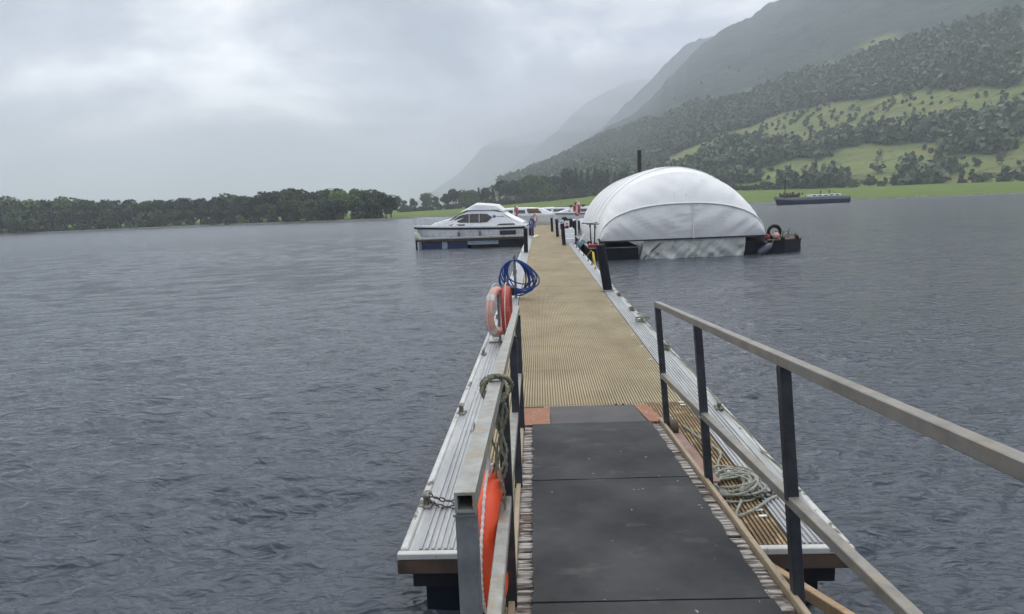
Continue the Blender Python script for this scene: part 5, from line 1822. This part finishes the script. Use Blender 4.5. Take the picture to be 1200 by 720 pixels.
far_buoy(-1.75, 47.0, 1.95, R(14), 'red lifebuoy hung on a post at the silver cruiser stern', 'redbuoy')
far_buoy(2.15, 36.0, 2.00, R(20), 'red lifebuoy hung high on a post left of the white shed wall', 'redbuoy')
far_buoy(-.42, 58.0, 1.15, R(30), 'dull red lifebuoy hung low at the far left end of the deck', 'pink')
b = thing('fire_locker', 'narrow red locker between the two nearer small black piles', 'locker', (1.15, 32.3, PZ))
MB().box((1.22, 32.3, PZ + .34), (.26, .22, .66), ch=.02).build('body', M['red'], b); MB().box((1.22, 32.3, PZ + .69), (.30, .26, .04), ch=.01).build('lid', M['red'], b)
MB().box((1.22, 32.185, PZ + .36), (.18, .01, .4)).build('door_panel', M['pink'], b)
for i, (x, y, h, lb) in enumerate(((1.40, 30.6, .62, 'short white service box beside the nearest small black pile'), (1.45, 33.6, .95, 'taller white service box with sloping top behind the red locker'), (1.32, 38.2, .9, 'white service box next to the middle small black pile'))):
    b = thing('service_pedestal', lb, 'service box', (x, y, PZ), group='white service boxes along the right edge')
    m = MB(); m.prism([(-.14, 0), (.14, 0), (.14, h * .9), (-.14, h)], -.13, .13, lambda a, z, c: (x + c, y + a, PZ + z)); m.build('body', M['white'], b)
    MB().box((x, y - .145, PZ + h * .55), (.17, .012, h * .35)).build('door_panel', M['postdark'], b)
    MB().box((x, y - .145, PZ + h * .82), (.12, .012, .06)).build('socket_cover', M['logo'], b)
m = MB()
st = thing('boarding_steps', 'white plastic boarding steps standing on the right pontoon edge', 'steps', (1.42, 29.6, PZ))
for k in range(3):
    MB().box((1.40, 29.4 + .22 * k, PZ + .11 + .22 * k), (.46, .24, .22 - .004), ch=.015).build('step', M['white'], st)


# ------------------------------------------------------------------ FINGER PONTOON (left)
def finger():
    t = thing('finger_pontoon', 'narrow side pontoon on blue floats running out left to the cruiser', 'pontoon', (-.9, 35.1, 0), (0, 0, R(-9.5)))
    A = dict(parent=t, local=True)
    Lf = 6.45
    for k in range(11):
        MB().box((-.3 - k * .588, .45, .635), (.578, .9, .04)).build('deck_board', M['alum'], **A)
    MB().box((-Lf / 2, -.02, .62), (Lf, .045, .09), ch=.005).build('front_rail', M['edge'], **A)
    MB().box((-Lf / 2, .0, .50), (Lf, .05, .12)).build('front_beam', M['wood_dark'], **A)
    MB().box((-Lf / 2, .92, .56), (Lf, .05, .18)).build('back_beam', M['wood_dark'], **A)
    for (a, b, mt) in ((-6.22, -5.0, 'navy'), (-4.6, -3.4, 'navy'), (-1.55, -.1, 'blackhull')):
        MB().box(((a + b) / 2, .45, .17), (b - a, .86, .55), ch=.03).build('float', M[mt], **A)
    for (a, b) in ((-6.42, -6.24), (-4.98, -4.62)):
        MB().box(((a + b) / 2, .45, .16), (b - a, .80, .5), ch=.02).build('float_spacer', M['lightblue'], **A)
    MB().box((-2.5, .1, .30), (1.9, .1, .22)).build('pale_float_edge', M['lightblue'], **A)
    for x in (-1.2, -2.6, -4.4):
        m = MB(); m.box((x, .06, .68), (.10, .06, .07), ch=.01); m.build('cleat', M['cleat'], **A)
    MB().box((-1.0, .2, .82), (.95, .12, .26), ch=.02).build('dark_locker', M['postdark'], **A)
    m = MB(); m.tube([(-6.5, -.05, -.8), (-6.5, -.05, .9)], .055, 10)
    p = thing('mooring_pile', 'thin post with pale yellow fender at the outer tip of the side pontoon', 'pile', (-7.31, 36.1, 0))
    MB().tube([(-7.31, 36.1, -.8), (-7.31, 36.1, .62)], .06, 10).build('shaft', M['pile'], p, smooth=True)
    MB().tube([(-7.31, 36.05, .55), (-7.31, 36.05, .62), (-7.31, 36.05, .92), (-7.31, 36.05, 1.0)], [.04, .085, .085, .03], 10).build('fender', M['cream'], p, smooth='all')


finger()


# second finger and more gear on the right, low black-hulled shape under the pier side
def far_boat():
    # dark barge-like boat at right
    x0, y0 = 53.3, 144.0
    t = thing('moored_barge', 'dark blue hulled work boat with mast moored off the right shore', 'boat', (x0, y0, 0), (0, 0, R(-6)))
    A = dict(parent=t, local=True)
    Ln = 15.5; P = []
    for i in range(17):
        u = i / 16; h = 1.9 * min(1, (u / .22 + .02) ** .5); s_ = 1.45 + .35 * max(0, 1 - u / .2) - .1 * u
        P.append([(u * Ln, -h, s_), (u * Ln + .5 * max(0, 1 - u / .1), -h * .9, .2), (u * Ln + .6 * max(0, 1 - u / .1), -h * .5, -.4), (u * Ln + .6 * max(0, 1 - u / .1), h * .5, -.4), (u * Ln + .5 * max(0, 1 - u / .1), h * .9, .2), (u * Ln, h, s_)])
    m = MB(); m.grid(P); m.add(P[-1], [tuple(range(5, -1, -1))]); m.build('hull', M['hullblue'], smooth=True, **A)
    m = MB()
    for sy in (0, 5):
        m.grid([[(r[sy][0], r[sy][1] * 1.01, r[sy][2] - .45), (r[sy][0], r[sy][1] * 1.01, r[sy][2] + .06)] for r in P], sy == 5)
    m.build('grey_band', M['hullgrey'], **A)
    m = MB(); m.grid([[(r[0][0], r[0][1] * f, r[0][2] - .02) for f in (1, 0, -1)] for r in P]); m.build('deck', M['wood_dark'], **A)
    rng = random.Random(5)
    MB().box((3.2, 0, 1.95), (3.8, 2.2, .75), ch=.1).build('hold_cover', M['wood_dark'], **A)
    MB().box((10.5, 0, 1.75), (6.5, 2.6, .55), ch=.08).build('deckhouse', M['white'], **A)
    for k in range(5):
        MB().box((8.1 + k * 1.2, -1.312, 1.78), (.6, .02, .25)).build('window', M['glass'], **A)
    MB().tube([(2.2, 0, 1.3), (2.2, 0, 6.6)], [.11, .07], 8).build('mast', M['pile'], **A)
    for k in range(14):
        MB().box((1.2 + k * .36 + rng.uniform(-.1, .1), rng.uniform(-1, 1), 2.3 + rng.uniform(0, .25)), (.3, .3, rng.uniform(.2, .6)), ch=.03).build('deck_gear', M['postdark'] if k % 3 else M['cleat'], **A)
    for x in (9.6, 11.4):
        MB().tube([(x, -.6, 2.0), (x, -.6, 2.9)], .12, 8).build('vent', M['postdark'], **A)
    m = MB(); m.tube([(2.2, 0, 6.4), (0, 0, 1.9)], .02, 4); m.tube([(2.2, 0, 6.4), (14.5, 0, 1.7)], .02, 4); m.build('stay', M['chain'], **A)


far_boat()


# ------------------------------------------------------------------ HAZE
hz = MB().box((0, 0, 0), (15600, 15600, 1)).build('haze', None)
for v in hz.data.vertices:
    v.co.z = -1.5 if v.co.z < 0 else 760.0
hm = bpy.data.materials.new('haze'); hm.use_nodes = True
ht = hm.node_tree; ht.nodes.clear()
ho = N(ht, 'ShaderNodeOutputMaterial'); hv = N(ht, 'ShaderNodeVolumePrincipled')
hv.inputs['Color'].default_value = (.84, .87, .945, 1)
hv.inputs['Density'].default_value = 5.2e-4
L(ht, hv.outputs[0], ho.inputs['Volume'])
hz.data.materials.append(hm)
tag(hz, 'pale grey mist filling the valley over the loch', 'mist', kind='stuff')


# ------------------------------------------------------------------ LOW CLOUD on the far ridges
cm_ = bpy.data.materials.new('low_cloud'); cm_.use_nodes = True
ct = cm_.node_tree; ct.nodes.clear()
co = N(ct, 'ShaderNodeOutputMaterial'); cv = N(ct, 'ShaderNodeVolumePrincipled')
cv.inputs['Color'].default_value = (.95, .96, 1.0, 1)
cv.inputs['Density'].default_value = 1.5e-3
L(ct, cv.outputs[0], co.inputs['Volume'])
for i, (az_, r_, z_, sx, sy, sz_) in enumerate(((5.5, 2520, 430, 330, 240, 95), (8.8, 2650, 520, 300, 220, 90), (1.2, 3500, 440, 420, 300, 105), (-2.8, 3600, 430, 380, 260, 85), (3.4, 2700, 370, 260, 200, 70))):
    m = MB(); P = []
    for a in range(17):
        th = math.pi * a / 16; row = []
        for b in range(33):
            ph = 2 * math.pi * (b % 32) / 32
            d = Vector((math.sin(th) * math.cos(ph), math.sin(th) * math.sin(ph), math.cos(th)))
            k = 1 + .22 * mnoise.noise(d * 1.8 + Vector((i * 7, 0, 0)))
            row.append((d.x * sx * k, d.y * sy * k, d.z * sz_ * k))
        P.append(row)
    m.grid(P, True)
    o = m.build('low_cloud', cm_, smooth='all')
    bm2 = bmesh.new(); bm2.from_mesh(o.data); bmesh.ops.remove_doubles(bm2, verts=bm2.verts, dist=.5); bmesh.ops.recalc_face_normals(bm2, faces=bm2.faces); bm2.to_mesh(o.data); bm2.free()
    o.location = (r_ * math.sin(R(az_)), r_ * math.cos(R(az_)), z_)
    tag(o, 'soft low cloud hanging on the far mountain ridge', 'cloud', kind='stuff')
